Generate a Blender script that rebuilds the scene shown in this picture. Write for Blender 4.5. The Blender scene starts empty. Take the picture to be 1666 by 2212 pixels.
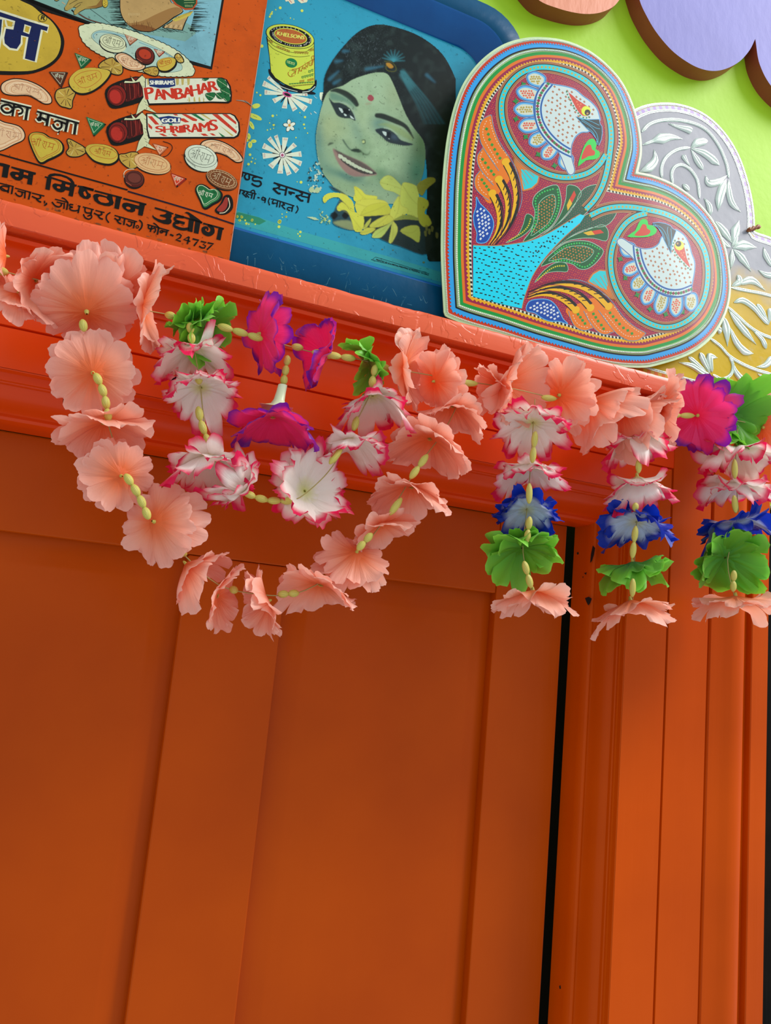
import bpy, bmesh, math, random
import numpy as np
from mathutils import Vector, Matrix
from mathutils.geometry import tessellate_polygon

# ------------------------------------------------------------------ camera, world, lights
SC = bpy.context.scene
COL = SC.collection
F_PX, CX, CY = 1680.0, 833.0, 1106.0            # focal length and centre of a 1666 x 2212 frame
RM = np.array([[0.91904636, 0.14810447, 0.36526545],
               [-0.38276702, 0.11426406, 0.9167514],
               [0.09403827, -0.98234861, 0.16170347]])   # world axes in camera axes (right, down, forward)
CAM = np.array([0.0, -0.75, 0.0])
cam_d = bpy.data.cameras.new('camera'); cam = bpy.data.objects.new('camera', cam_d); COL.objects.link(cam)
cam_d.sensor_width = 36; cam_d.sensor_fit = 'AUTO'; cam_d.lens = F_PX / 2212 * 36
cam_d.clip_start = 0.01; cam_d.clip_end = 50
cm = Matrix.Identity(4)
for i in range(3):
    cm[i][0] = RM[i][0]; cm[i][1] = -RM[i][1]; cm[i][2] = -RM[i][2]; cm[i][3] = CAM[i]
cam.matrix_world = cm
SC.camera = cam

W = bpy.data.worlds.new('world'); SC.world = W; W.use_nodes = True
bg = W.node_tree.nodes['Background']
bg.inputs[0].default_value = (0.86, 0.93, 1.0, 1); bg.inputs[1].default_value = 0.74


def area(name, loc, target, sx, sy, power, col):
    l = bpy.data.lights.new(name, 'AREA'); l.shape = 'RECTANGLE'; l.size = sx; l.size_y = sy
    l.energy = power; l.color = col
    o = bpy.data.objects.new(name, l); COL.objects.link(o)
    o.location = loc
    o.rotation_euler = (Vector(target) - Vector(loc)).to_track_quat('-Z', 'Y').to_euler()
    return o


area('window_daylight', (3.1, -1.25, 2.95), (0.4, 0.0, 0.3), 2.3, 2.0, 190, (1.0, 0.97, 0.96))
SC.view_settings.view_transform = 'Standard'; SC.view_settings.look = 'None'
SC.view_settings.exposure = 0.0; SC.view_settings.gamma = 1.0
SC.view_settings.use_curve_mapping = False
SC.cycles.max_bounces = 6

# ------------------------------------------------------------------ helpers
ZL = 0.3137           # height of the ledge top
rnd = random.Random(7)


def at(px, py, y0=0.0, k=0.0):
    """point of the plane y = y0 + k (z - ZL) seen at a pixel of the photograph"""
    d = RM @ np.array([px - CX, py - CY, F_PX])
    t = (y0 - k * ZL + k * CAM[2] - CAM[1]) / (d[1] - k * d[2])
    return CAM + d * t


def lin(c):
    if isinstance(c, str):
        c = c.lstrip('#'); c = [int(c[i:i + 2], 16) for i in (0, 2, 4)]
    out = []
    for v in c[:3]:
        v = v / 255.0
        out.append(v / 12.92 if v <= 0.04045 else ((v + 0.055) / 1.055) ** 2.4)
    return out


def empty(name, loc, label=None, cat=None, group=None, kind=None):
    o = bpy.data.objects.new(name, None); COL.objects.link(o); o.location = loc; o.empty_display_size = 0.02
    tag(o, label, cat, group, kind)
    return o


def tag(o, label=None, cat=None, group=None, kind=None):
    if label: o['label'] = label
    if cat: o['category'] = cat
    if group: o['group'] = group
    if kind: o['kind'] = kind
    return o


def wloc(o):
    v = Vector((0, 0, 0))
    while o is not None:
        v += Vector(o.location); o = o.parent
    return v


def mk(name, V, Fc, mat, parent=None, cols=None, smooth=False, uv=None, mats=None, kind=None, vcols=None, bevel=0, origin=True):
    """world-space vertices and faces -> one mesh object (local to its parent)"""
    V = np.asarray(V, float)
    base = wloc(parent) if parent is not None else Vector((0, 0, 0))
    me = bpy.data.meshes.new(name)
    cen = V.mean(0) if origin else np.array(base)
    me.from_pydata((V - cen).tolist(), [], [tuple(int(i) for i in f) for f in Fc])
    if cols is not None:          # a colour per face
        a = me.color_attributes.new('col', 'FLOAT_COLOR', 'CORNER')
        tot = np.array([len(f) for f in Fc])
        arr = np.repeat(np.asarray(cols, float), tot, axis=0)
        arr = np.concatenate([arr, np.ones((len(arr), 1))], 1)
        a.data.foreach_set('color', arr.ravel().astype(np.float32))
    if vcols is not None:
        a = me.color_attributes.new('col', 'FLOAT_COLOR', 'POINT')
        arr = np.concatenate([np.asarray(vcols, float), np.ones((len(V), 1))], 1)
        a.data.foreach_set('color', arr.ravel().astype(np.float32))
    if uv is not None:
        ul = me.uv_layers.new(name='uv')
        li = np.zeros(len(me.loops), int); me.loops.foreach_get('vertex_index', li)
        ul.data.foreach_set('uv', np.asarray(uv, float)[li].ravel())
    if smooth:
        me.polygons.foreach_set('use_smooth', [True] * len(me.polygons))
    me.materials.append(mat)
    o = bpy.data.objects.new(name, me); COL.objects.link(o)
    if parent is not None: o.parent = parent
    o.location = Vector(cen) - base
    if kind: o['kind'] = kind
    if bevel:
        b = o.modifiers.new('bevel', 'BEVEL'); b.width = bevel; b.segments = 2; b.limit_method = 'ANGLE'; b.angle_limit = 0.6
    me.update()
    return o


# ------------------------------------------------------------------ materials
def nodes(name):
    m = bpy.data.materials.new(name); m.use_nodes = True
    nt = m.node_tree; b = nt.nodes['Principled BSDF']
    return m, nt, b


def paint(name, c1, c2, rough=0.35, scale=6.0, bump=0.2, grain=(1, 1, 1), spec=0.5, coat=0.0, flake=0.0, ndet=6, dist=0.002, dirt=None):
    m, nt, b = nodes(name); L = nt.links.new
    tc = nt.nodes.new('ShaderNodeTexCoord'); mp = nt.nodes.new('ShaderNodeMapping'); mp.inputs['Scale'].default_value = grain
    geo = nt.nodes.new('ShaderNodeNewGeometry')
    L(geo.outputs['Position'], mp.inputs[0])
    n1 = nt.nodes.new('ShaderNodeTexNoise'); n1.inputs['Scale'].default_value = scale; n1.inputs['Detail'].default_value = 5
    L(geo.outputs['Position'], n1.inputs[0])
    mx = nt.nodes.new('ShaderNodeMix'); mx.data_type = 'RGBA'
    mx.inputs[6].default_value = (*lin(c1), 1); mx.inputs[7].default_value = (*lin(c2), 1)
    rp = nt.nodes.new('ShaderNodeMapRange'); rp.inputs[1].default_value = 0.35; rp.inputs[2].default_value = 0.65
    L(n1.outputs[0], rp.inputs[0]); L(rp.outputs[0], mx.inputs[0])
    out = mx.outputs[2]
    if dirt:
        n3 = nt.nodes.new('ShaderNodeTexNoise'); n3.inputs['Scale'].default_value = dirt[1]; n3.inputs['Detail'].default_value = 9
        n3.inputs['Roughness'].default_value = 0.7
        L(geo.outputs['Position'], n3.inputs[0])
        r3 = nt.nodes.new('ShaderNodeMapRange'); r3.inputs[1].default_value = dirt[2]; r3.inputs[2].default_value = dirt[2] + 0.12
        L(n3.outputs[0], r3.inputs[0])
        m3 = nt.nodes.new('ShaderNodeMix'); m3.data_type = 'RGBA'; m3.inputs[7].default_value = (*lin(dirt[0]), 1)
        mm = nt.nodes.new('ShaderNodeMath'); mm.operation = 'MULTIPLY'; mm.inputs[1].default_value = dirt[3]
        L(r3.outputs[0], mm.inputs[0]); L(mm.outputs[0], m3.inputs[0]); L(out, m3.inputs[6]); out = m3.outputs[2]
    L(out, b.inputs['Base Color'])
    n2 = nt.nodes.new('ShaderNodeTexNoise'); n2.inputs['Scale'].default_value = 90; n2.inputs['Detail'].default_value = ndet
    L(mp.outputs[0], n2.inputs[0])
    bp = nt.nodes.new('ShaderNodeBump'); bp.inputs['Strength'].default_value = bump; bp.inputs['Distance'].default_value = dist
    if flake > 0:
        n4 = nt.nodes.new('ShaderNodeTexNoise'); n4.inputs['Scale'].default_value = 34; n4.inputs['Detail'].default_value = 3
        n4.inputs['Distortion'].default_value = 1.2
        L(geo.outputs['Position'], n4.inputs[0])
        r4 = nt.nodes.new('ShaderNodeMapRange'); r4.inputs[1].default_value = 0.53; r4.inputs[2].default_value = 0.56
        L(n4.outputs[0], r4.inputs[0])
        ad = nt.nodes.new('ShaderNodeMath'); ad.operation = 'MULTIPLY_ADD'; ad.inputs[1].default_value = flake
        L(r4.outputs[0], ad.inputs[0]); L(n2.outputs[0], ad.inputs[2]); L(ad.outputs[0], bp.inputs['Height'])
    else:
        L(n2.outputs[0], bp.inputs['Height'])
    L(bp.outputs[0], b.inputs['Normal'])
    b.inputs['Roughness'].default_value = rough
    b.inputs['Specular IOR Level'].default_value = spec
    b.inputs['Coat Weight'].default_value = coat; b.inputs['Coat Roughness'].default_value = 0.15
    return m


def printed(name, rough=0.35, spec=0.4, coat=0.3, dirt=0.35, bright=1.0, coatr=0.12):
    """enamel print: the colour attribute, with blotches of grime"""
    m, nt, b = nodes(name); L = nt.links.new
    a = nt.nodes.new('ShaderNodeAttribute'); a.attribute_name = 'col'
    geo = nt.nodes.new('ShaderNodeNewGeometry')
    n = nt.nodes.new('ShaderNodeTexNoise'); n.inputs['Scale'].default_value = 14; n.inputs['Detail'].default_value = 12
    n.inputs['Roughness'].default_value = 0.72
    L(geo.outputs['Position'], n.inputs[0])
    r = nt.nodes.new('ShaderNodeMapRange'); r.inputs[1].default_value = 0.5; r.inputs[2].default_value = 0.75
    r.inputs[3].default_value = 1.0; r.inputs[4].default_value = 1 - dirt
    L(n.outputs[0], r.inputs[0])
    n2 = nt.nodes.new('ShaderNodeTexNoise'); n2.inputs['Scale'].default_value = 260; n2.inputs['Detail'].default_value = 2
    L(geo.outputs['Position'], n2.inputs[0])
    r2 = nt.nodes.new('ShaderNodeMapRange'); r2.inputs[1].default_value = 0.66; r2.inputs[2].default_value = 0.72
    r2.inputs[3].default_value = 1.0; r2.inputs[4].default_value = 1 - dirt * 1.3
    L(n2.outputs[0], r2.inputs[0])
    mu = nt.nodes.new('ShaderNodeMath'); mu.operation = 'MULTIPLY'; L(r.outputs[0], mu.inputs[0]); L(r2.outputs[0], mu.inputs[1])
    mu2 = nt.nodes.new('ShaderNodeMath'); mu2.operation = 'MULTIPLY'; mu2.inputs[1].default_value = bright; L(mu.outputs[0], mu2.inputs[0])
    mx = nt.nodes.new('ShaderNodeVectorMath'); mx.operation = 'SCALE'
    L(a.outputs['Color'], mx.inputs[0]); L(mu2.outputs[0], mx.inputs['Scale'])
    L(mx.outputs[0], b.inputs['Base Color'])
    b.inputs['Roughness'].default_value = rough; b.inputs['Specular IOR Level'].default_value = spec
    b.inputs['Coat Weight'].default_value = coat; b.inputs['Coat Roughness'].default_value = coatr
    return m


def cloth(name, trans=0.35, weave=0.3, rough=0.42):
    m, nt, b = nodes(name); L = nt.links.new
    a = nt.nodes.new('ShaderNodeAttribute'); a.attribute_name = 'col'
    L(a.outputs['Color'], b.inputs['Base Color'])
    b.inputs['Roughness'].default_value = rough
    b.inputs['Sheen Weight'].default_value = 0.12; b.inputs['Sheen Roughness'].default_value = 0.4
    b.inputs['Specular IOR Level'].default_value = 0.35
    tr = nt.nodes.new('ShaderNodeBsdfTranslucent'); L(a.outputs['Color'], tr.inputs['Color'])
    ms = nt.nodes.new('ShaderNodeMixShader'); ms.inputs[0].default_value = trans
    out = nt.nodes['Material Output']
    L(b.outputs[0], ms.inputs[1]); L(tr.outputs[0], ms.inputs[2]); L(ms.outputs[0], out.inputs['Surface'])
    uvn = nt.nodes.new('ShaderNodeUVMap'); uvn.uv_map = 'uv'
    w = nt.nodes.new('ShaderNodeTexNoise'); w.inputs['Scale'].default_value = 1.0; w.inputs['Detail'].default_value = 3
    mp = nt.nodes.new('ShaderNodeMapping'); mp.inputs['Scale'].default_value = (60, 2.5, 1)
    L(uvn.outputs[0], mp.inputs[0]); L(mp.outputs[0], w.inputs[0])
    bp = nt.nodes.new('ShaderNodeBump'); bp.inputs['Strength'].default_value = weave; bp.inputs['Distance'].default_value = 0.0025
    L(w.outputs[0], bp.inputs['Height']); L(bp.outputs[0], b.inputs['Normal']); L(bp.outputs[0], tr.inputs['Normal'])
    return m


M_ORANGE = paint('orange_gloss_dim_jamb', '#cc4e00', '#be4600', rough=0.36, spec=0.1, scale=5, bump=0.22, grain=(1, 1, 0.07), coat=0.0, dist=0.0012)  # jamb orange, darkened to carry the weaker light low down
M_DOOR = paint('door_leaf_dim_orange', '#c04c00', '#b44400', rough=0.36, spec=0.12, scale=5, bump=0.22, grain=(1, 1, 0.07), dist=0.0012)  # same orange made browner and darker, shade painted into the leaf
M_ORANGE_H = paint('orange_gloss_lit_head', '#e64400', '#d84000', rough=0.33, spec=0.25, scale=5, bump=0.22, grain=(0.06, 1, 1), dist=0.0012)  # brighter copy of the orange, light on the head painted in
M_LEDGE = paint('orange_thick_paint', '#e8602e', '#e25424', rough=0.34, scale=8, bump=0.5, grain=(0.12, 1, 1), flake=0.9, dist=0.0006)
M_WALL = paint('lime_wall_paint', '#aede1c', '#a6d81a', rough=0.6, scale=4, bump=0.2, dist=0.002, ndet=8)
M_DARK = paint('dark_gap', '#0c0805', '#140d07', rough=0.8)
M_DWOOD = paint('dark_brown_wood', '#140f08', '#0a0805', rough=0.8, spec=0.1, scale=20, bump=0.6, grain=(1, 1, 0.05))
M_LAV = paint('lavender_brushed_paint', '#8a88c4', '#908ecc', rough=0.6, spec=0.2, scale=9, bump=0.3, grain=(1, 1, 0.5), dist=0.0015)
M_CORAL = paint('coral_brushed_paint', '#e08a64', '#dc8660', rough=0.5, scale=9, bump=0.4, grain=(1, 1, 0.3), dist=0.002)
M_BROWN = paint('red_brown_edge_paint', '#a24a30', '#93412a', rough=0.5, scale=9, bump=0.3)
M_TRAY = paint('blue_tray_enamel', '#024c70', '#024464', rough=0.34, spec=0.12, scale=18, bump=0.15, dirt=('#7f98a0', 45, 0.66, 0.35))
M_TRAYB = paint('blue_tray_highlight_enamel', '#065a9c', '#055090', rough=0.3, spec=0.3, scale=18, bump=0.15, dirt=('#9ab0b8', 55, 0.64, 0.4))
M_PRINT = printed('tin_print', rough=0.42, spec=0.12, coat=0.02, dirt=0.32)
M_POST = printed('poster_print', rough=0.36, spec=0.12, coat=0.03, dirt=0.28)
M_HEART = printed('lacquer_foil_print', rough=0.3, spec=0.12, coat=0.14, bright=0.86, dirt=0.0, coatr=0.06)
M_FOIL = paint('pale_green_foil', '#c4dba8', '#b6d09a', rough=0.28, scale=30, bump=0.1)
M_SILV = paint('embossed_silver', '#e6f2e6', '#d8eadc', rough=0.22, scale=40, bump=0.15)
M_SILV.node_tree.nodes['Principled BSDF'].inputs['Metallic'].default_value = 0.45
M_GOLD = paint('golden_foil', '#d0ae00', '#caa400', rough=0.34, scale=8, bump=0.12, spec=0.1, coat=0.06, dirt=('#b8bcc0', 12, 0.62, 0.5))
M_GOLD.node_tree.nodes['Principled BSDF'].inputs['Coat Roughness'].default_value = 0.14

# window reflection painted as silver over the upper part of the golden lacquer
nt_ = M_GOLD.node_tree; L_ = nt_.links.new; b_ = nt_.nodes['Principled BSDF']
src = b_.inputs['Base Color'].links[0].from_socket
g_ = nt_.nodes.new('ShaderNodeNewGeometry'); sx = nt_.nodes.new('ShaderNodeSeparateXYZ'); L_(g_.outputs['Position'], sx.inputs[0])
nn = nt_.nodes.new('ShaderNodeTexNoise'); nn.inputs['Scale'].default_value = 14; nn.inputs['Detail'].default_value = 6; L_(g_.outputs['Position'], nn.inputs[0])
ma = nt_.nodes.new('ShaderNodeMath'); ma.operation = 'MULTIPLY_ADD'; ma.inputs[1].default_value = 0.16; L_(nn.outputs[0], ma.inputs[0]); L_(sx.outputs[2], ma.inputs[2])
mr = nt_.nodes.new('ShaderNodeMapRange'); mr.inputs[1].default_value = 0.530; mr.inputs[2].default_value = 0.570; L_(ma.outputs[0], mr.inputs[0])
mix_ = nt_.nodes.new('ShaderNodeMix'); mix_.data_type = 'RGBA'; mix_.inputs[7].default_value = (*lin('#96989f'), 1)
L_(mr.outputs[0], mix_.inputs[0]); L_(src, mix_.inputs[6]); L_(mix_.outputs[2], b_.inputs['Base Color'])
M_CLOTH = cloth('satin_petal_cloth')
M_GREENC = cloth('green_leaf_cloth', trans=0.28, weave=0.12)
M_CUP = paint('olive_cup', '#c8bc58', '#bcae48', rough=.5, bump=.05)
M_CALYX = paint('pale_plastic', '#e8edc8', '#dfe6b8', rough=0.35, bump=0.05)


def bead_mat():
    m, nt, b = nodes('carved_bead'); L = nt.links.new
    uvn = nt.nodes.new('ShaderNodeUVMap'); uvn.uv_map = 'uv'
    w = nt.nodes.new('ShaderNodeTexWave'); w.inputs['Scale'].default_value = 2.2; w.inputs['Distortion'].default_value = 3.0
    w.inputs['Detail'].default_value = 1; w.bands_direction = 'X'
    mp = nt.nodes.new('ShaderNodeMapping'); mp.inputs['Scale'].default_value = (3.5, 0.7, 1)
    L(uvn.outputs[0], mp.inputs[0]); L(mp.outputs[0], w.inputs[0])
    mx = nt.nodes.new('ShaderNodeMix'); mx.data_type = 'RGBA'
    mx.inputs[6].default_value = (*lin('#a6962c'), 1); mx.inputs[7].default_value = (*lin('#e0d468'), 1)
    rr = nt.nodes.new('ShaderNodeMapRange'); rr.inputs[1].default_value = 0.0; rr.inputs[2].default_value = 0.45
    L(w.outputs[1], rr.inputs[0]); L(rr.outputs[0], mx.inputs[0]); L(mx.outputs[2], b.inputs['Base Color'])
    bp = nt.nodes.new('ShaderNodeBump'); bp.inputs['Strength'].default_value = 0.35; bp.inputs['Distance'].default_value = 0.001
    L(w.outputs[1], bp.inputs['Height']); L(bp.outputs[0], b.inputs['Normal'])
    b.inputs['Roughness'].default_value = 0.45
    return m


M_BEAD = bead_mat()


# ------------------------------------------------------------------ solids
def box(name, x0, x1, y0, y1, z0, z1, mat, parent=None, bevel=0.0, **k):
    V = [(x, y, z) for x in (x0, x1) for y in (y0, y1) for z in (z0, z1)]
    Fc = [(0, 1, 3, 2), (4, 6, 7, 5), (0, 4, 5, 1), (2, 3, 7, 6), (0, 2, 6, 4), (1, 5, 7, 3)]
    o = mk(name, V, Fc, mat, parent, bevel=bevel, **k)
    return o


def sweep(name, rows, mat, parent=None, smooth=False, closed_profile=False):
    """rows: list of profiles (each a list of world points, same length)"""
    n = len(rows[0]); V = [p for r in rows for p in r]; Fc = []
    for i in range(len(rows) - 1):
        for j in range(n - 1 + (1 if closed_profile else 0)):
            a = i * n + j; b = i * n + (j + 1) % n
            Fc.append((a, b, b + n, a + n))
    if closed_profile:
        Fc.append(tuple(range(n - 1, -1, -1))); Fc.append(tuple((len(rows) - 1) * n + j for j in range(n)))
    o = mk(name, V, Fc, mat, parent)
    bm = bmesh.new(); bm.from_mesh(o.data); bmesh.ops.recalc_face_normals(bm, faces=bm.faces); bm.to_mesh(o.data); bm.free()
    return o


def slab(name, pts_front, dy, mat, parent=None, side=None, bevel=0):
    """plate with the given front outline (world points) and thickness dy away from the camera"""
    n = len(pts_front); V = [tuple(p) for p in pts_front] + [(p[0], p[1] + dy, p[2]) for p in pts_front]
    tri = tessellate_polygon([[Vector((p[0], p[2], 0)) for p in pts_front]])
    def fix(t):
        a, b, c = [pts_front[i] for i in t]
        s = (b[0] - a[0]) * (c[2] - a[2]) - (b[2] - a[2]) * (c[0] - a[0])
        return t if s > 0 else (t[0], t[2], t[1])
    tri = [fix(t) for t in tri]
    Fc = [tuple(t) for t in tri] + [(t[0] + n, t[2] + n, t[1] + n) for t in tri]
    ar = sum(pts_front[i][0] * pts_front[(i + 1) % n][2] - pts_front[(i + 1) % n][0] * pts_front[i][2] for i in range(n))
    sides = [(i, (i + 1) % n, (i + 1) % n + n, i + n) if ar < 0 else (i, i + n, (i + 1) % n + n, (i + 1) % n) for i in range(n)]
    o = mk(name, V, Fc + sides, mat, parent)
    if side is not None:
        o.data.materials.append(side)
        for p in o.data.polygons[len(Fc):]: p.material_index = 1
    return o


def sm(pts, closed=False, n=6):
    """Catmull-Rom through points"""
    P = np.array(pts, float); m = len(P)
    if closed: E = np.concatenate([P[-1:], P, P[:2]])
    else: E = np.concatenate([[2 * P[0] - P[1]], P, [2 * P[-1] - P[-2]]])
    p0, p1, p2, p3 = E[:-3, None], E[1:-2, None], E[2:-1, None], E[3:, None]
    t = (np.arange(n) / n)[None, :, None]
    o = 0.5 * ((2 * p1) + (-p0 + p2) * t + (2 * p0 - 5 * p1 + 4 * p2 - p3) * t * t + (-p0 + 3 * p1 - 3 * p2 + p3) * t ** 3)
    o = o.reshape(-1, P.shape[1])
    if not closed: o = np.concatenate([o, P[-1:]])
    return [tuple(p) for p in o.tolist()]


def resample(pts, step, closed=False):
    P = np.array(list(pts) + ([pts[0]] if closed else []), float)
    d = np.r_[0, np.cumsum(np.hypot(*(P[1:] - P[:-1]).T))]
    n = max(2, int(round(d[-1] / step)))
    s = np.linspace(0, d[-1], n + 1)
    if closed: s = s[:-1]
    return np.stack([np.interp(s, d, P[:, 0]), np.interp(s, d, P[:, 1])], 1)


# ------------------------------------------------------------------ flat print: polygons laid a hair apart on a plate
def text_tris(body, cache={}):
    if body in cache: return cache[body]
    cu = bpy.data.curves.new('text', 'FONT'); cu.body = body; cu.size = 1; cu.resolution_u = 3
    ob = bpy.data.objects.new('text', cu); COL.objects.link(ob)
    me = bpy.data.meshes.new_from_object(ob.evaluated_get(bpy.context.evaluated_depsgraph_get()))
    me.calc_loop_triangles()
    v = np.array([x.co[:2] for x in me.vertices]); t = [tuple(x.vertices) for x in me.loop_triangles]
    bpy.data.objects.remove(ob); bpy.data.curves.remove(cu); bpy.data.meshes.remove(me)
    mn, mx_ = v.min(0), v.max(0); v = (v - mn) / (mx_ - mn)
    cache[body] = (v, t)
    return cache[body]


class Art:
    def __init__(s, y0, k, org=(0, 0), sc=1.0, off=0.0002):
        s.y0, s.k, s.off = y0, k, off; s.V = []; s.F = []; s.C = []; s.nv = 0; s.org = org; s.sc = sc
        nrm = np.array([0, -1.0, k]); s.n = nrm / np.linalg.norm(nrm); s.post = None; s.uvmode = False

    def frame(s, x, y, sc): s.org = (x, y); s.sc = sc

    def P(s, p):
        return (s.org[0] + p[0] / s.sc, s.org[1] + p[1] / s.sc)

    def put(s, pts, tris, col, L):
        b = s.nv
        P = np.array(pts, float)
        if s.uvmode:
            W_ = np.stack([P[:, 0], s.y0 + s.k * (P[:, 1] - ZL), P[:, 1]], 1)
        else:
            D = np.stack([s.org[0] + P[:, 0] / s.sc - CX, s.org[1] + P[:, 1] / s.sc - CY, np.full(len(P), F_PX)], 1) @ RM.T
            W_ = CAM + D * ((s.y0 - s.k * ZL - CAM[1]) / (D[:, 1] - s.k * D[:, 2]))[:, None]
        if s.post: W_ = s.post(W_)
        s.nv += len(P); s.V.append(W_ + s.n * (s.off + L * 0.00006))
        T = np.array(tris, int).reshape(-1, 3)
        A_, B_, C_ = W_[T[:, 0]], W_[T[:, 1]], W_[T[:, 2]]
        cr = (B_[:, 0] - A_[:, 0]) * (C_[:, 2] - A_[:, 2]) - (B_[:, 2] - A_[:, 2]) * (C_[:, 0] - A_[:, 0])
        ok = np.abs(cr) > 1e-13
        T = np.where((cr > 0)[:, None], T, T[:, [0, 2, 1]])[ok] + b
        s.F.append(T); s.C.append(np.tile(lin(col), (len(T), 1)))

    def fill(s, pts, col, L=1, smooth=0):
        if smooth: pts = sm(pts, True, smooth)
        tr = tessellate_polygon([[Vector((p[0], p[1], 0)) for p in pts]])
        s.put(pts, tr, col, L)

    def line(s, pts, w, col, L=2, smooth=0, closed=False):
        """w in photograph pixels (or frame units when uvmode), single or one per point"""
        if smooth:
            if not np.isscalar(w):
                w = np.interp(np.linspace(0, len(w) - 1, (len(pts) - 1) * smooth + 1), range(len(w)), w)
            pts = sm(pts, closed, smooth)
        P = np.array(pts, float); n = len(P)
        if n < 2: return
        w = np.full(n, w, float) if np.isscalar(w) else np.array(w, float)
        w = w * (1 if s.uvmode else s.sc) / 2
        if closed: T = np.roll(P, -1, 0) - np.roll(P, 1, 0)
        else: T = np.gradient(P, axis=0)
        T /= np.maximum(np.hypot(T[:, 0], T[:, 1]), 1e-9)[:, None]
        N = np.stack([-T[:, 1], T[:, 0]], 1)
        # mitre
        A = P + N * w[:, None]; B = P - N * w[:, None]
        pts2 = np.concatenate([A, B]); tr = []
        for i in range(n if closed else n - 1):
            j = (i + 1) % n
            tr += [(i, j, j + n), (i, j + n, i + n)]
        s.put(pts2.tolist(), tr, col, L)

    def ell(s, cx, cy, rx, ry=None, col='#000000', L=1, a=0, n=20):
        ry = rx if ry is None else ry; ca, sa = math.cos(math.radians(a)), math.sin(math.radians(a))
        pts = [(cx + rx * math.cos(t) * ca - ry * math.sin(t) * sa, cy + rx * math.cos(t) * sa + ry * math.sin(t) * ca)
               for t in [2 * math.pi * i / n for i in range(n)]]
        s.put(pts, [(0, i, i + 1) for i in range(1, n - 1)], col, L)
        return pts

    def ring(s, cx, cy, rx, ry, w, col, L=2, a=0, n=24):
        ca, sa = math.cos(math.radians(a)), math.sin(math.radians(a))
        pts = [(cx + rx * math.cos(t) * ca - ry * math.sin(t) * sa, cy + rx * math.cos(t) * sa + ry * math.sin(t) * ca)
               for t in [2 * math.pi * i / n for i in range(n)]]
        s.line(pts, w, col, L, closed=True)

    def text(s, body, x0, y0, x1, y1, h, col, L=5, slant=0.0, bold=0.0, arch=0.0, up=None):
        """text along the baseline (x0,y0)-(x1,y1), h high (frame units)"""
        v, t = text_tris(body)
        dx, dy = x1 - x0, y1 - y0; ln = math.hypot(dx, dy)
        ux, uy = (dy / ln, -dx / ln) if up is None else up
        for ox in ((0,) if not bold else (-bold, 0, bold)):
            pts = [(x0 + dx * a + ux * h * b + slant * h * b * dx / ln + ox,
                    y0 + dy * a + uy * h * b + slant * h * b * dy / ln - arch * 4 * a * (1 - a)) for a, b in v]
            s.put(pts, t, col, L + (0.2 if ox > 0 else 0.1 if ox < 0 else 0))

    def build(s, name, mat, parent):
        return mk(name, np.concatenate(s.V), np.concatenate(s.F).tolist(), mat, parent, cols=np.concatenate(s.C))


def shriram(A, x, y, w, h, ang, col, L=6, wd=0.7):
    """the word on every sweet, as pen strokes in a unit box"""
    S = [[(0.02, .25), (.10, .18), (.16, .3), (.08, .42), (.2, .5)], [(.0, .62), (.1, .5), (.2, .5)], [(.24, .12), (.24, .95)],
         [(.1, .62), (.24, .7), (.1, .95)], [(.34, .12), (.34, .95)], [(.24, .12), (.28, -.12), (.36, -.05), (.34, .12)],
         [(.18, .1), (.4, .1)], [(.46, .12), (.66, .12)], [(.53, .12), (.56, .4), (.48, .5), (.56, .85), (.66, 1.0)],
         [(.63, .12), (.63, .8)], [(.70, .12), (1.0, .12)], [(.77, .12), (.76, .6), (.72, .72), (.78, .6), (.92, .6)], [(.93, .12), (.93, .95)]]
    ca, sa = math.cos(math.radians(ang)), math.sin(math.radians(ang))
    for st in S:
        pts = [(x + (a - .5) * w * ca - (b - .5) * h * sa, y + (a - .5) * w * sa + (b - .5) * h * ca) for a, b in st]
        A.line(pts, wd, col, L)

# ------------------------------------------------------------------ the wall and the door
YW = -0.015
wall = mk('wall_back', [(-1.6, YW, -1.6), (2.4, YW, -1.6), (2.4, YW, 1.6), (-1.6, YW, 1.6), (-1.6, YW, 0.2), (0.72, YW, 0.2), (0.72, YW, -1.6)],
          [(4, 5, 2, 3), (6, 1, 2, 5)], M_WALL); tag(wall, kind='structure')
back = box('wall_shade_backing', -1.2, 0.75, 0.045, 0.05, -1.4, 0.25, M_DARK); tag(back, kind='structure')  # near-black sheet behind the leaf, standing in for shade in the gap

door = empty('door_1', (0.25, 0, -1.2), kind='structure')
XR, XL0, XL1, XS, XE = -0.42, 0.1035, 0.2003, 0.4391, 0.5272
ZR, ZT, ZB = 0.0622, 0.1500, -1.2
box('stile', XS, XE, 0.0, 0.03, ZB, ZT, M_DOOR, door, bevel=0.0014)
box('mullion', XL0, XL1, 0.0, 0.03, ZB, ZR - 0.0004, M_DOOR, door, bevel=0.0016)
box('rail', -0.42, XS - 0.0004, 0.0002, 0.03, ZR, ZT, M_DOOR, door, bevel=0.0016)
box('stile', -0.52, -0.4204, 0.0, 0.03, ZB, ZT, M_DOOR, door, bevel=0.0014)


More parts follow.
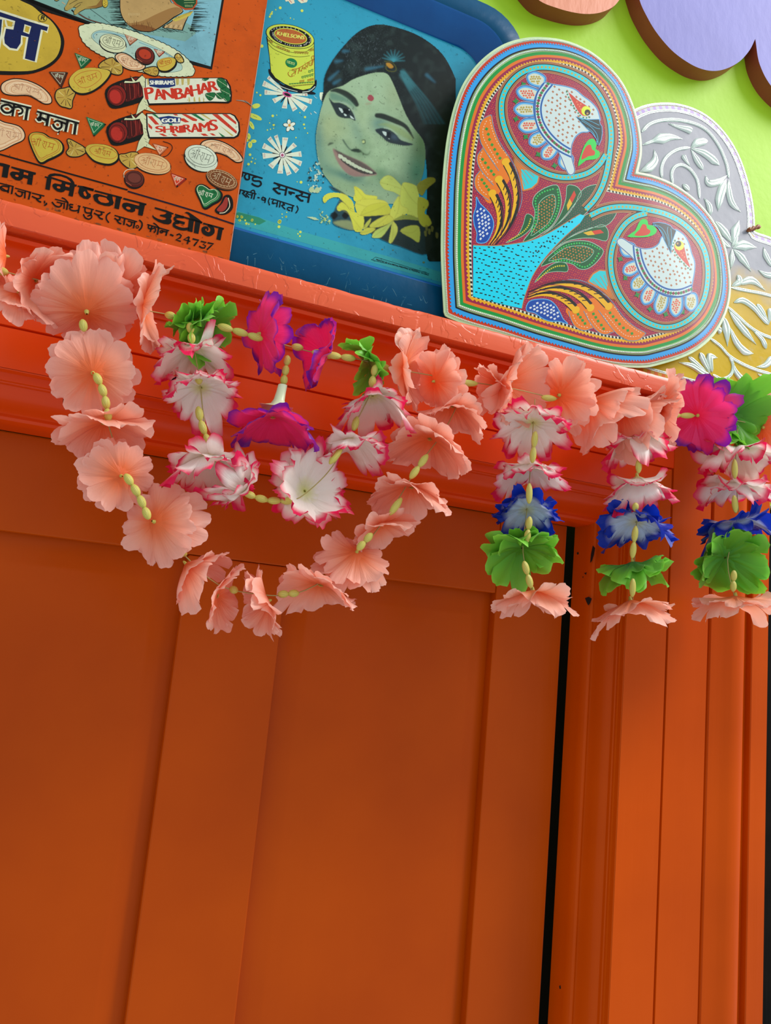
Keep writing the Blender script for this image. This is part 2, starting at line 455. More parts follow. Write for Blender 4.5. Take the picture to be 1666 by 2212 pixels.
def fielded(name, x0, x1, z0, z1, bw=0.024):
    yf, ye, yb = 0.0035, 0.0125, 0.026
    def ring(i, y): return [(x0 + i, y, z0 + i), (x1 - i, y, z0 + i), (x1 - i, y, z1 - i), (x0 + i, y, z1 - i)]
    R = [ring(-0.004, yb), ring(-0.004, ye), ring(0.0, ye), ring(bw * .5, ye - 0.0035), ring(bw, yf + .0006), ring(bw + 0.004, yf)]
    V = [p for r in R for p in r]; Fc = []
    for i in range(len(R) - 1):
        for j in range(4):
            a = i * 4 + j; b = i * 4 + (j + 1) % 4
            Fc.append((a, b, b + 4, a + 4))
    m = (len(R) - 1) * 4; Fc.append((m, m + 1, m + 2, m + 3))
    o = mk(name, V, Fc, M_DOOR, door, smooth=True)
    return o


fielded('panel', -0.40, XL0 - .0002, ZB + .1, ZR - .0002)
fielded('panel', XL1 + .0002, XS - .0002, ZB + .1, ZR - .0002)

# frame: one moulding profile (jamb x, head z, depth y) mitred at the corner
PROF = [(.5376, .1500, -.0008), (.5376, .1500, -.024), (.5382, .1508, -.030), (.5400, .1525, -.0335), (.5425, .155, -.0345),
        (.5448, .1575, -.0338), (.5458, .159, -.0355), (.5468, .161, -.041), (.5490, .1655, -.050), (.5520, .171, -.0565), (.5545, .176, -.0590),
        (.5548, .1765, -.0625), (.5560, .1775, -.0632), (.5562, .178, -.0655), (.5585, .1845, -.0655), (.5590, .186, -.0695), (.5597, .1868, -.0700)]
GRV = [(.6150, .2206, -.0700), (.6156, .2210, -.0672), (.6172, .2222, -.0672), (.6178, .2228, -.0700)]
frame = empty('trim_1', (0.55, -.03, .15), kind='structure')
ZB2 = -1.25


def prof_sweep(name, prof):
    head_l = [(-0.62, y, z) for x, z, y in prof]; corner = [(x, y, z) for x, z, y in prof]; foot = [(x, y, ZB2) for x, z, y in prof]
    n = len(prof)
    a = sweep(name, [head_l, corner], M_ORANGE_H, frame)
    b = sweep(name, [corner, foot], M_ORANGE, frame)
    for o in (a, b):
        for p in o.data.polygons: p.use_smooth = True
        try: o.data.set_sharp_from_angle(angle=0.5)
        except Exception: pass
    return a, b


# the shallow moulding ends against the flat boards; the boards start where the profile stops
prof_sweep('casing_moulding', PROF)
prof_sweep('casing_board', [(.55975, .18685, -.0680), (.5600, .1872, -.0700)] + GRV[:2] + [(.6164, .2216, -.0668)])
# head board above the groove, cove and fillets up to the ledge
HP = [(.2216, -.0668), (.2222, -.0672), (.2228, -.0700), (.2560, -.0700), (.2566, -.0722), (.2602, -.0726), (.2607, -.0750), (.2640, -.0752)]
for i in range(9):
    a = math.radians(i * 90 / 8); HP.append((.2640 + .0200 * math.sin(a), -.0752 - .0160 * (1 - math.cos(a))))
HP += [(.2846, -.0925), (.2880, -.0928), (.2886, -.0918), (.2889, -.0878), (.2925, -.0872), (.2926, -.02), (.2216, -.02)]
XRF = 0.7589
o = sweep('cornice_moulding', [[(-0.62, y, z) for z, y in HP], [(.782, y, z) for z, y in HP]], M_ORANGE_H, frame)
for p in o.data.polygons: p.use_smooth = True
o.data.set_sharp_from_angle(angle=0.4)
# outer jamb board and its moulding
JP = [(.6164, -.0668), (.6172, -.0672), (.6178, -.0700), (.6738, -.0700), (.6745, -.0668), (.6762, -.0668), (.6770, -.0700), (.6778, -.0712),
      (.6830, -.0722), (.6900, -.0735), (.6960, -.0752), (.7010, -.0772), (.7060, -.0785), (.7120, -.0788), (.7180, -.0782), (.7225, -.0760),
      (.7252, -.0725), (.7258, -.0690), (.7300, -.0685), (.7325, -.0690), (.7330, -.0760), (.7340, -.0770), (.7578, -.0770), (.7589, -.0760), (.7589, -.0150), (.6164, -.0150)]
o = sweep('jamb_moulding', [[(x, y - .0003, .2905) for x, y in JP], [(x, y - .0003, ZB2) for x, y in JP]], M_ORANGE, frame)
for p in o.data.polygons: p.use_smooth = True
o.data.set_sharp_from_angle(angle=0.4)

# the ledge, with a chipped and dented front edge
lv = []; lf = []; NX = 260
r2 = random.Random(5)
jz = [0.0] * (NX + 1)
for i in range(NX + 1):
    jz[i] = 0.00035 * math.sin(i * .31) + r2.uniform(-.00035, .0003)
for c in range(16):
    i0 = r2.randrange(10, NX - 10)
    for j in range(-2, 3): jz[i0 + j] -= r2.uniform(.0003, .0009)
for i in range(NX + 1):
    x = -0.62 + i * (0.79 + 0.62) / NX; dz = jz[i]
    lv += [(x, -.02, .2922), (x, -.0985, .2922), (x, -.1000, .2934), (x, -.1004, .2990), (x, -.1000, .3085), (x, -.0998, .3122 + dz), (x, -.0985, .3137 + dz * .6), (x, -.02, .3137)]
for i in range(NX):
    for j in range(8):
        a = i * 8 + j; b = i * 8 + (j + 1) % 8; lf.append((a, a + 8, b + 8, b))
lf.append(tuple(range(8))); lf.append(tuple(NX * 8 + j for j in range(7, -1, -1)))
ledge = mk('ledge', lv, lf, M_LEDGE, frame, smooth=True); ledge.data.set_sharp_from_angle(angle=0.7)

# chipped paint on the reveal of the jamb
cv = []; cf = []
def on_reveal(px, py):
    d = RM @ np.array([px - CX, py - CY, F_PX]); t = (.53745 - CAM[0]) / d[0]; return CAM + d * t
for pts in ([(1281, 1178), (1286, 1184), (1283, 1200), (1279, 1212), (1275, 1216), (1277, 1196)], [(1264, 1292), (1272, 1289), (1279, 1293), (1276, 1302), (1271, 1308), (1267, 1300)],
            [(1246, 1194), (1250, 1192), (1251, 1197), (1247, 1198)], [(1262, 1238), (1268, 1236), (1266, 1242)], [(1208 + 0, 2130), (1211, 2128), (1212, 2136), (1209, 2136)], [(1258, 1246), (1261, 1245), (1260, 1249)]):
    b = len(cv); cv += [on_reveal(*p) for p in pts]; cf.append(tuple(range(b, b + len(pts))))
mk('paint_chip', cv, cf, M_DARK, frame)

# dark timber beside the frame
post = empty('dark_wooden_post', (.85, -.03, -1.2), 'dark brown weathered wooden post standing against the lime wall right of the orange door frame', 'post')
zt = at(1660, 1092, -.05)[2]
box('shaft', .7640, .93, -.048, YW, -1.2, zt - .004, M_DWOOD, post, bevel=.002)
box('cap', .7625, .94, -.054, YW, zt - .004, zt, paint('pale_edge_wood', '#8a8f5a', '#74794a', rough=.6), post, bevel=.001)

# ------------------------------------------------------------------ painted wooden scallops on the wall
def scallop(name, lobes, label, mf, yf=-.036):
    """lobes: smooth arcs in pixels, meeting in cusps"""
    px = []
    for L_ in lobes: px += sm(L_, False, 8)[:-1]
    pts = [at(x, y, yf) for x, y in px]
    o = slab(name, [tuple(p) for p in pts], YW - yf, mf, None, M_BROWN)
    tag(o, label, 'wall decoration')
    for p in o.data.polygons:
        p.use_smooth = False
    return o


scallop('wooden_scallop', [[(1632, 84), (1620, 108), (1600, 131), (1575, 146), (1548, 153), (1520, 150), (1490, 137), (1453, 110), (1420, 72), (1398, 36), (1382, 0), (1372, -50), (1392, -110)],
                           [(1392, -110), (1440, -190), (1540, -240), (1640, -230)], [(1640, -230), (1760, -240), (1860, -160), (1900, -40), (1880, 90)],
                           [(1880, 90), (1880, 190), (1800, 250), (1720, 230), (1670, 190), (1642, 140), (1632, 84)]],
        'large lavender scalloped wooden cut-out on the lime wall at top right', M_LAV)
scallop('wooden_scallop', [[(1345, -10), (1328, 12), (1304, 25), (1277, 30), (1246, 28), (1206, 18), (1164, 0), (1128, -40)],
                           [(1128, -40), (1090, -120), (1120, -230), (1230, -260), (1330, -200), (1368, -110), (1345, -10)]],
        'coral pink rounded wooden cut-out with brown edge left of the lavender one', M_CORAL)

# ------------------------------------------------------------------ blue tray with the portrait print
KT = 0.07
YT = -0.088            # rim plane at the ledge


def tray():
    t = empty('serving_tray', (0.2, YT, ZL), 'blue rimmed tin tray printed with smiling woman in black headdress, leaning behind orange sign', 'tray')
    yr = YT; yf = YT + .0165
    def q(x, y, yy): return at(x, y, yy, KT)
    # outer outline in world x,z of the rim plane
    tr = q(1128, 84, yr); bl_z = ZL + .0008
    x1 = tr[0] + .004; x0 = x1 - 0.62
    ztop = q(1040, 2, yr)[2]
    def rr(x0, x1, z0, z1, rtop, rbot, yy):
        out = []
        for cx, cz, r, a0 in ((x1, z1, rtop, 0), (x0, z1, rtop, 90), (x0, z0, rbot, 180), (x1, z0, rbot, 270)):
            sx = -1 if a0 in (0, 270) else 1; sz = -1 if a0 in (0, 90) else 1
            for i in range(9):
                a = math.radians(a0 + i * 90 / 8)
                x = cx + sx * r + r * math.cos(a); z = cz + sz * r + r * math.sin(a)
                out.append((x, yy + KT * (z - ZL), z))
        return out
    fb = q(560, 505, yf)[2]          # floor bottom height
    ftop = q(850, 44, yf)[2]
    fr = q(1031, 150, yf)[0] + .006
    print('tray', x0, x1, ztop, 'floor', fb, ftop, fr)
    w = x1 - fr
    fl = x0 + w
    rings = [rr(x0, x1, bl_z, ztop, .050, .028, yr + .0185), rr(x0, x1, bl_z, ztop, .050, .028, yr + .0012), rr(x0 + .0012, x1 - .0012, bl_z + .0012, ztop - .0012, .049, .027, yr),
             rr(x0 + .022, x1 - .022, fb - .011, ztop - .026, .040, .026, yr), rr(x0 + .024, x1 - .024, fb - .0085, ztop - .028, .038, .026, yr + .0012),
             rr(fl - .0015, fr + .0015, fb - .001, ftop + .001, .033, .024, yf - .0025), rr(fl, fr, fb, ftop, .032, .024, yf)]
    V = [p for r in rings for p in r]; n = 36; Fc = []
    for i in range(len(rings) - 1):
        for j in range(n):
            a = i * n + j; b = i * n + (j + 1) % n; Fc.append((a, b, b + n, a + n))
    o = mk('rim', V, Fc, M_TRAY, t, smooth=True); o.data.set_sharp_from_angle(angle=.9)
    o.data.materials.append(M_TRAYB)
    for i, p in enumerate(o.data.polygons):
        if i // n in (3, 4, 5): p.material_index = 1  # inner slope in brighter blue: highlight painted into the enamel
    sc = Art(yr, KT, off=.0001)
    r = random.Random(3)
    for i in range(38):          # scratches in the enamel of the rim
        x = r.uniform(515, 925); y = 500 + (x - 500) * .27 + r.uniform(28, 58)
        if i % 3: pts = [(x, y), (x + r.uniform(-5, 5), y + r.uniform(-14, 14)), (x + r.uniform(-12, 12), y + r.uniform(-22, 22))]
        else: pts = [(x, y), (x + r.uniform(-14, 14), y + r.uniform(-3, 3))]
        sc.line(pts, [.3, .8, .3] if i % 3 else [.5, .9], r.choice(['#3f7c90', '#5c8e9c', '#2f6c84']), .1, smooth=3)
    sc.build('scratches', M_PRINT, t)
    V = [(p[0], p[1] + .0004, p[2]) for p in rings[-1]] + [tuple(p) for p in [(q_[0], q_[1] + .0015, q_[2]) for q_ in rings[0]]]
    o = mk('base', V, [tuple(range(n)), tuple(range(2 * n - 1, n - 1, -1))], M_TRAY, t)
    # printed sheet
    A = Art(yf, KT, off=.0002)
    fl_pts = rings[-1]
    A.uvmode = True; A.fill([(p[0], p[2]) for p in fl_pts], '#2f9ab4', 0); A.uvmode = False
    poster_art(A)
    A.build('print', M_POST, t)
    portrait(yf, t)


def poster_art(A):
    CY_, YE = '#37a2c0', '#d2de5c'
    A.fill([(500, 452), (560, 470), (640, 497), (720, 520), (800, 543), (880, 566), (960, 590), (960, 612), (500, 480)], '#3ea6a4', 1)
    A.fill([(506, 461), (516, 459), (560, 470), (575, 478), (560, 486), (500, 470)], '#2f8a68', 1.2)
    # tin can
    A.frame(500, 30, 7.573)
    A.ell(1045, 1240, 345, 45, '#101418', 2, 12)
    A.fill([(625, 905), (615, 980), (700, 1090), (860, 1190), (1020, 1260), (1150, 1300), (1280, 1290), (1370, 1220), (1395, 1140), (1380, 1080), (1300, 1240), (1180, 1270), (1000, 1230), (800, 1130)], '#12161a', 3, 3)
    A.line([(700, 1120), (820, 1195), (960, 1245), (1080, 1275)], 1.4, '#c8d4c0', 3.5, 4)
    A.line([(1160, 1285), (1280, 1265), (1370, 1190)], 1.8, '#c8d4c0', 3.5, 4)
    A.fill([(572, 380), (620, 700), (640, 960), (700, 1050), (850, 1150), (1020, 1225), (1180, 1262), (1300, 1230), (1366, 1160), (1362, 800), (1355, 430), (960, 250)], '#101010', 3.6)
    body = [(582, 330), (600, 500), (628, 720), (648, 950), (720, 1050), (860, 1143), (1020, 1216), (1170, 1250), (1290, 1222), (1357, 1150), (1352, 800), (1345, 430), (960, 300)]
    A.fill(body, '#c9d64a', 4)
    A.ell(960, 375, 405, 190, '#101010', 5, 13, 36); A.ell(960, 375, 396, 182, '#c9d64a', 5.2, 13, 36)
    A.ell(963, 380, 352, 158, '#0c0c10', 5.4, 13, 36); A.ell(966, 372, 276, 122, '#c9d64a', 5.6, 13, 30); A.ell(966, 372, 262, 110, '#b4602c', 5.8, 13, 30)
    A.text('KHELSONS', 740, 350, 1185, 425, 62, '#dadf62', 6.4, slant=.1, bold=4, arch=-6)
    top = 'KHEDANLAL & SONS'; bot = 'CHETGANJ, VARANASI (UP)'
    for word, a0, a1, fl in ((top, 196, 372, 1), (bot, 176, 12, -1)):
        for i, ch in enumerate(word):
            if ch == ' ': continue
            a = math.radians(a0 + (a1 - a0) * i / (len(word) - 1)); ca, sa = math.cos(math.radians(13)), math.sin(math.radians(13))
            ex, ey = 314 * math.cos(a), 140 * math.sin(a); x = 963 + ex * ca - ey * sa; y = 378 + ex * sa + ey * ca
            tx, ty = -314 * math.sin(a) * ca - 140 * math.cos(a) * sa, -314 * math.sin(a) * sa + 140 * math.cos(a) * ca
            m = math.hypot(tx, ty) * fl; tx /= m; ty /= m
            A.text(ch, x - tx * 11 - ty * -0 + (-ty) * -12, y - ty * 11 + tx * 12, x + tx * 11 + ty * 12, y + ty * 11 + tx * 12, 24, '#d8dcc8', 6)
    A.line([(580, 400), (680, 520), (860, 600), (1020, 640), (1200, 630), (1345, 540)], .7, '#2c2c18', 6, 5)
    A.line([(590, 480), (690, 580), (880, 668), (1020, 702), (1150, 708), (1280, 690)], .7, '#2c2c18', 6, 5)
    for x, y, w, a in ((640, 470, 90, 35), (845, 580, 230, 22), (1140, 640, 240, 4), (1310, 590, 80, -20)):
        for i in range(6 if w > 100 else 3):
            cx = x + (i / (6 if w > 100 else 3) - .42) * w * math.cos(math.radians(a)); cy = y + (i / 6 - .4) * w * math.sin(math.radians(a))
            A.line([(cx - 17, cy - 18), (cx + 22, cy - 10)], .7, '#9c5a20', 6.5)
            A.line([(cx - 8, cy - 14), (cx - 14, cy + 6), (cx + 2, cy + 12)], .8, '#9c5a20', 6.5); A.line([(cx + 12, cy - 12), (cx + 10, cy + 22)], .9, '#9c5a20', 6.5)
    A.ell(978, 808, 98, 76, '#157a44', 6, 15)
    for i, x in enumerate((925, 965, 1010)):
        y = 790 + i * 14
        A.line([(x - 20, y - 18), (x + 28, y - 6)], .8, '#d4dc80', 6.6); A.line([(x + 14, y - 10), (x + 12, y + 30)], 1, '#d4dc80', 6.6)
        A.line([(x - 12, y - 8), (x - 16, y + 14), (x + 4, y + 16)], .9, '#d4dc80', 6.6)
    B = '#b0661c'
    for st in ([(990, 915), (1080, 900), (1160, 860), (1250, 800), (1345, 750)], [(985, 925), (1030, 930), (1040, 960), (985, 1000), (1000, 1025), (960, 1030), (925, 990), (935, 955)],
               [(1060, 905), (1040, 1000)], [(1110, 885), (1090, 985)], [(1170, 865), (1140, 950)], [(1120, 900), (1110, 940), (1150, 930)], [(1150, 900), (1190, 890), (1185, 920)],
               [(1210, 840), (1230, 870), (1195, 880), (1225, 910)], [(1255, 800), (1240, 885)], [(1270, 800), (1275, 850), (1310, 850)], [(1325, 770), (1300, 850)], [(1345, 750), (1320, 845)],
               [(1325, 770), (1310, 715), (1340, 690), (1350, 720), (1345, 750)]):
        A.line(st, 1.3, B, 6.5, 3)
    A.ell(1022, 1018, 7, 7, B, 6.6)
    G = '#1c8040'
    for (x0, y0, x1, y1, n, c, h) in ((1250, 945, 1340, 905, 2, G, 45), (1140, 1035, 1340, 985, 5, G, 42), (1110, 1105, 1190, 1090, 2, B, 40), (1240, 1085, 1345, 1060, 3, B, 40), (935, 1150, 1345, 1115, 10, G, 20), (950, 1188, 1345, 1150, 13, '#8c7a30', 14)):
        for i in range(n):
            x = x0 + (x1 - x0) * (i + .2) / n; y = y0 + (y1 - y0) * (i + .2) / n
            A.line([(x - 3, y - h * .1), (x + (x1 - x0) / n * .8, y - h * .2)], .9, c, 6.5)
            A.line([(x + 4, y), (x + 2, y + h * .5), (x + (x1 - x0) / n * .4, y + h * .45)], 1, c, 6.5, 2)
            A.line([(x + (x1 - x0) / n * .62, y - h * .15), (x + (x1 - x0) / n * .6, y + h * .75)], 1, c, 6.5)
    # petal wheels of paan leaves
    def wheel(cx, cy, specs, hub):
        for (x, y, w) in specs:
            dx, dy = x - cx, y - cy; L_ = math.hypot(dx, dy); ux, uy = dx / L_, dy / L_
            A.fill([(cx - uy * 3, cy + ux * 3), (cx + uy * 3, cy - ux * 3), (cx + dx * .5 + uy * w * .32 , cy + dy * .5 - ux * w * .32), (x + uy * w * .5, y - ux * w * .5),
                    (x - uy * w * .5 + ux * 8, y + ux * w * .5 + uy * 8), (cx + dx * .5 - uy * w * .32 - uy * 4, cy + dy * .5 + ux * w * .32)], '#d9e2c6', 2.2)
            for j in (-.22, 0, .22):
                A.line([(x - ux * 40 - uy * w * j, y - uy * 40 + ux * w * j), (x - ux * 22 - uy * w * (j + .1), y - uy * 22 + ux * w * (j + .1)), (x - ux * 10 - uy * w * j, y - uy * 10 + ux * w * j)], .8, '#b0455a', 2.6)
        for (x, y, w), (x2, y2, w2) in zip(specs, specs[1:] + specs[:1]):
            mx_, my_ = (x + x2) / 2 - cx, (y + y2) / 2 - cy; m = math.hypot(mx_, my_) + 1e-6
            if m < 80: continue
            A.line([(cx, cy), (cx + mx_ / m * 165, cy + my_ / m * 165)], [4.5, 1.8], '#14181c', 2)
        hub()
    wheel(910, 1320, [(600, 1040, 60), (520, 1140, 95), (545, 1285, 85), (690, 1430, 85), (865, 1545, 85), (1040, 1575, 90), (1215, 1560, 105), (1310, 1440, 85), (1240, 1325, 50)],
          lambda: (A.ell(910, 1322, 80, 40, '#d0558a', 3, 22), A.ell(912, 1325, 55, 22, '#20141c', 3.2, 22)))
    A.frame(500, 240, 7.573)
    wheel(832, 725, [(615, 445, 75), (725, 405, 65), (880, 440, 95), (1040, 550, 85), (1140, 705, 95), (1140, 865, 85), (1075, 985, 85), (945, 1040, 85), (795, 1020, 95), (640, 915, 100), (515, 735, 100), (520, 570, 95)],
          lambda: (A.ell(832, 722, 50, 50, '#14181c', 3), A.ell(832, 722, 42, 42, '#e2d8d4', 3.2), A.ell(832, 725, 22, 24, '#a85070', 3.4)))
    # white five-petal flower
    for a in (-95, -22, 45, 110, 190):
        x, y = 948 + 58 * math.cos(math.radians(a)), 240 + 58 * math.sin(math.radians(a))
        A.ell(x, y, 50, 34, '#12202a', 2, a); A.ell(x, y, 43, 27, '#e4ecd4', 2.5, a)
    A.ell(948, 235, 20, 24, '#d89a40', 3)
    # yellow flowers at the left edge, dots
    for x, y, rx, ry, a in ((400, 100, 105, 38, 25), (330, 235, 75, 30, 62), (285, 415, 50, 28, 80), (365, 495, 45, 28, 0), (305, 555, 55, 35, 95), (250, 480, 40, 26, 0)):
        A.ell(x, y, rx, ry, YE, 2, a); A.line([(x - rx * .5 * math.cos(math.radians(a)), y - rx * .5 * math.sin(math.radians(a))), (x + rx * .2 * math.cos(math.radians(a)), y + rx * .2 * math.sin(math.radians(a)))], .7, '#54782c', 2.4)
    A.ell(288, 480, 14, 14, '#9a7a20', 3)
    for x, y, r in ((675, 82, 22), (740, 70, 9), (692, 232, 20), (625, 197, 10), (588, 313, 12), (638, 300, 11), (688, 285, 10), (1203, 102, 19), (1185, 222, 18), (1198, 282, 14), (1245, 363, 11), (1055, 437, 12),
                    (303, 717, 22), (345, 773, 12), (327, 832, 16), (384, 858, 13), (278, 872, 22), (395, 790, 8), (1138, 1167, 24), (1075, 1160, 9), (893, 1730, 18), (828, 1688, 11), (832, 1742, 9), (790, 1805, 30),
                    (95, 1728, 22), (168, 1735, 24), (338, 1785, 22), (225, 1790, 16), (138, 1790, 20), (1120, 30, 10)):
        A.ell(x, y, r, r, YE, 2.2, n=10)
    A.frame(500, 30, 7.573)
    for x, y, r in ((627, 50, 18), (655, 0, 20), (965, 72, 10), (1020, 90, 8), (415, 1290, 14), (473, 1333, 18), (495, 530, 28)):
        A.ell(x, y, r, r, YE, 2.2, n=10)
    for x, y, rx, ry, a in ((400, 1510, 70, 40, -12), (365, 1680, 90, 40, 25)): A.ell(x, y, rx, ry, YE, 2.2, a)
    for (x, y, c) in ((1480, 1330, '#dfe8c8'),):
        A.fill([(1445, 1290), (1500, 1285), (1530, 1320), (1500, 1370), (1480, 1430), (1450, 1400), (1440, 1340)], c, 2.2)
    A.line([(1350, 1340), (1370, 1370), (1400, 1385)], 1.2, '#a8d0d0', 2.2); A.line([(1290, 1620), (1310, 1650)], 1.6, '#c8dcd0', 2.2); A.line([(1350, 1600), (1390, 1630)], 1.8, '#c8dcd0', 2.2)
    # bottom specks and top flowers
    A.frame(480, 0, 2.872)
    for x, y, r in ((300, 92, 6), (360, 50, 9), (495, 68, 9), (310, 75, 5), (332, 62, 4), (355, 1378, 12), (352, 1408, 9), (395, 1345, 6), (400, 1318, 4), (485, 1440, 8), (470, 1452, 5), (482, 1466, 6), (120, 1345, 8), (150, 1388, 8), (185, 1368, 8), (92, 1345, 7), (105, 1368, 6), (165, 1392, 5), (205, 1392, 5)):
        A.ell(x, y, r, r, YE, 2.2, n=10)
    A.fill([(380, -20), (440, -20), (450, 20), (425, 28), (410, 8), (395, 12)], '#e0dcb8', 2.2); A.fill([(455, -20), (540, -20), (525, 15), (490, 22), (470, 5)], '#e0dcb8', 2.2)
    A.line([(415, 0), (432, 18)], 1.2, '#c04858', 2.6); A.line([(490, 0), (505, 10)], 1.2, '#c04858', 2.6)
    # lettering below the wheels: strokes in the F crop
    A.frame(500, 240, 7.573); K = '#101216'
    A.line([(110, 985), (260, 1025), (510, 1105)], 3.3, K, 4)
    for st, w in (([(180, 1010), (175, 1060), (150, 1080)], 4), ([(245, 1030), (215, 1070), (240, 1120), (290, 1115), (290, 1050)], 3.6), ([(420, 1080), (355, 1090), (360, 1140), (470, 1150)], 3.6),
                  ([(470, 1150), (485, 1200), (440, 1235), (370, 1215), (330, 1185)], 3.8)):
        A.line(st, w, K, 4.3, 4)
    A.line([(690, 1175), (1300, 1370)], 3.6, K, 4)
    def sa(ox, oy):
        for st, w in (([(740 + ox, 1195 + oy), (790 + ox, 1240 + oy), (740 + ox, 1265 + oy), (680 + ox, 1270 + oy)], 3.6), ([(680 + ox, 1270 + oy), (760 + ox, 1345 + oy), (805 + ox, 1350 + oy)], 4.2),
                      ([(770 + ox, 1275 + oy), (890 + ox, 1300 + oy)], 3.0), ([(905 + ox, 1240 + oy), (880 + ox, 1385 + oy)], 4.2)):
            A.line(st, w, K, 4.3, 3)
    sa(0, 0); sa(372, 118)
    A.fill([(930, 1310), (985, 1320), (1040, 1335), (1035, 1360), (1000, 1350), (975, 1380), (935, 1350)], K, 4.3)
    A.line([(125, 1285), (410, 1360)], 2.4, K, 4)
    for st, w in (([(150, 1290), (130, 1365)], 3.2), ([(190, 1300), (215, 1340), (180, 1345), (250, 1415)], 2.6), ([(250, 1320), (270, 1350), (235, 1360), (290, 1420)], 2.6), ([(270, 1365), (330, 1375)], 2),
                  ([(345, 1345), (325, 1435)], 3), ([(385, 1355), (365, 1448)], 3), ([(385, 1355), (370, 1300), (325, 1310), (320, 1340)], 2.6), ([(425, 1415), (462, 1425)], 2.6),
                  ([(555, 1430), (510, 1415), (500, 1450), (540, 1460), (560, 1430), (545, 1505)], 2.8), ([(630, 1420), (605, 1480), (625, 1545)], 2.4),
                  ([(645, 1445), (700, 1450), (1030, 1555)], 2.4), ([(690, 1460), (670, 1490), (700, 1520), (660, 1510)], 2.6), ([(700, 1505), (740, 1515)], 2.2), ([(755, 1480), (740, 1575)], 2.8), ([(800, 1490), (785, 1580)], 2.8),
                  ([(840, 1505), (870, 1540), (820, 1545), (880, 1610)], 2.6), ([(1005, 1555), (985, 1650)], 2.8), ([(1000, 1590), (930, 1580), (915, 1610), (960, 1635)], 2.6),
                  ([(1070, 1550), (1090, 1610), (1050, 1675)], 2.4)):
        A.line(st, w, K, 4.3, 3)
    # maker's line at the foot
    A.frame(660, 260, 4.9)
    A.line([(1280, 1610), (740, 1490), (720, 1470), (735, 1455), (800, 1465), (1310, 1625)], .7, '#1a3c40', 4, 3)
    A.text('PRINTED BY B S METAL PRINTING & PRESSING WORKS', 745, 1483, 1300, 1645, 16, '#1c3a3c', 4.4, bold=1)
    for x, y, r in ((812, 1368, 9), (925, 1375, 8), (1250, 1505, 14), (355, 1235, 9)): A.ell(x, y, r, r * .8, '#5a7c58', 4, n=8)


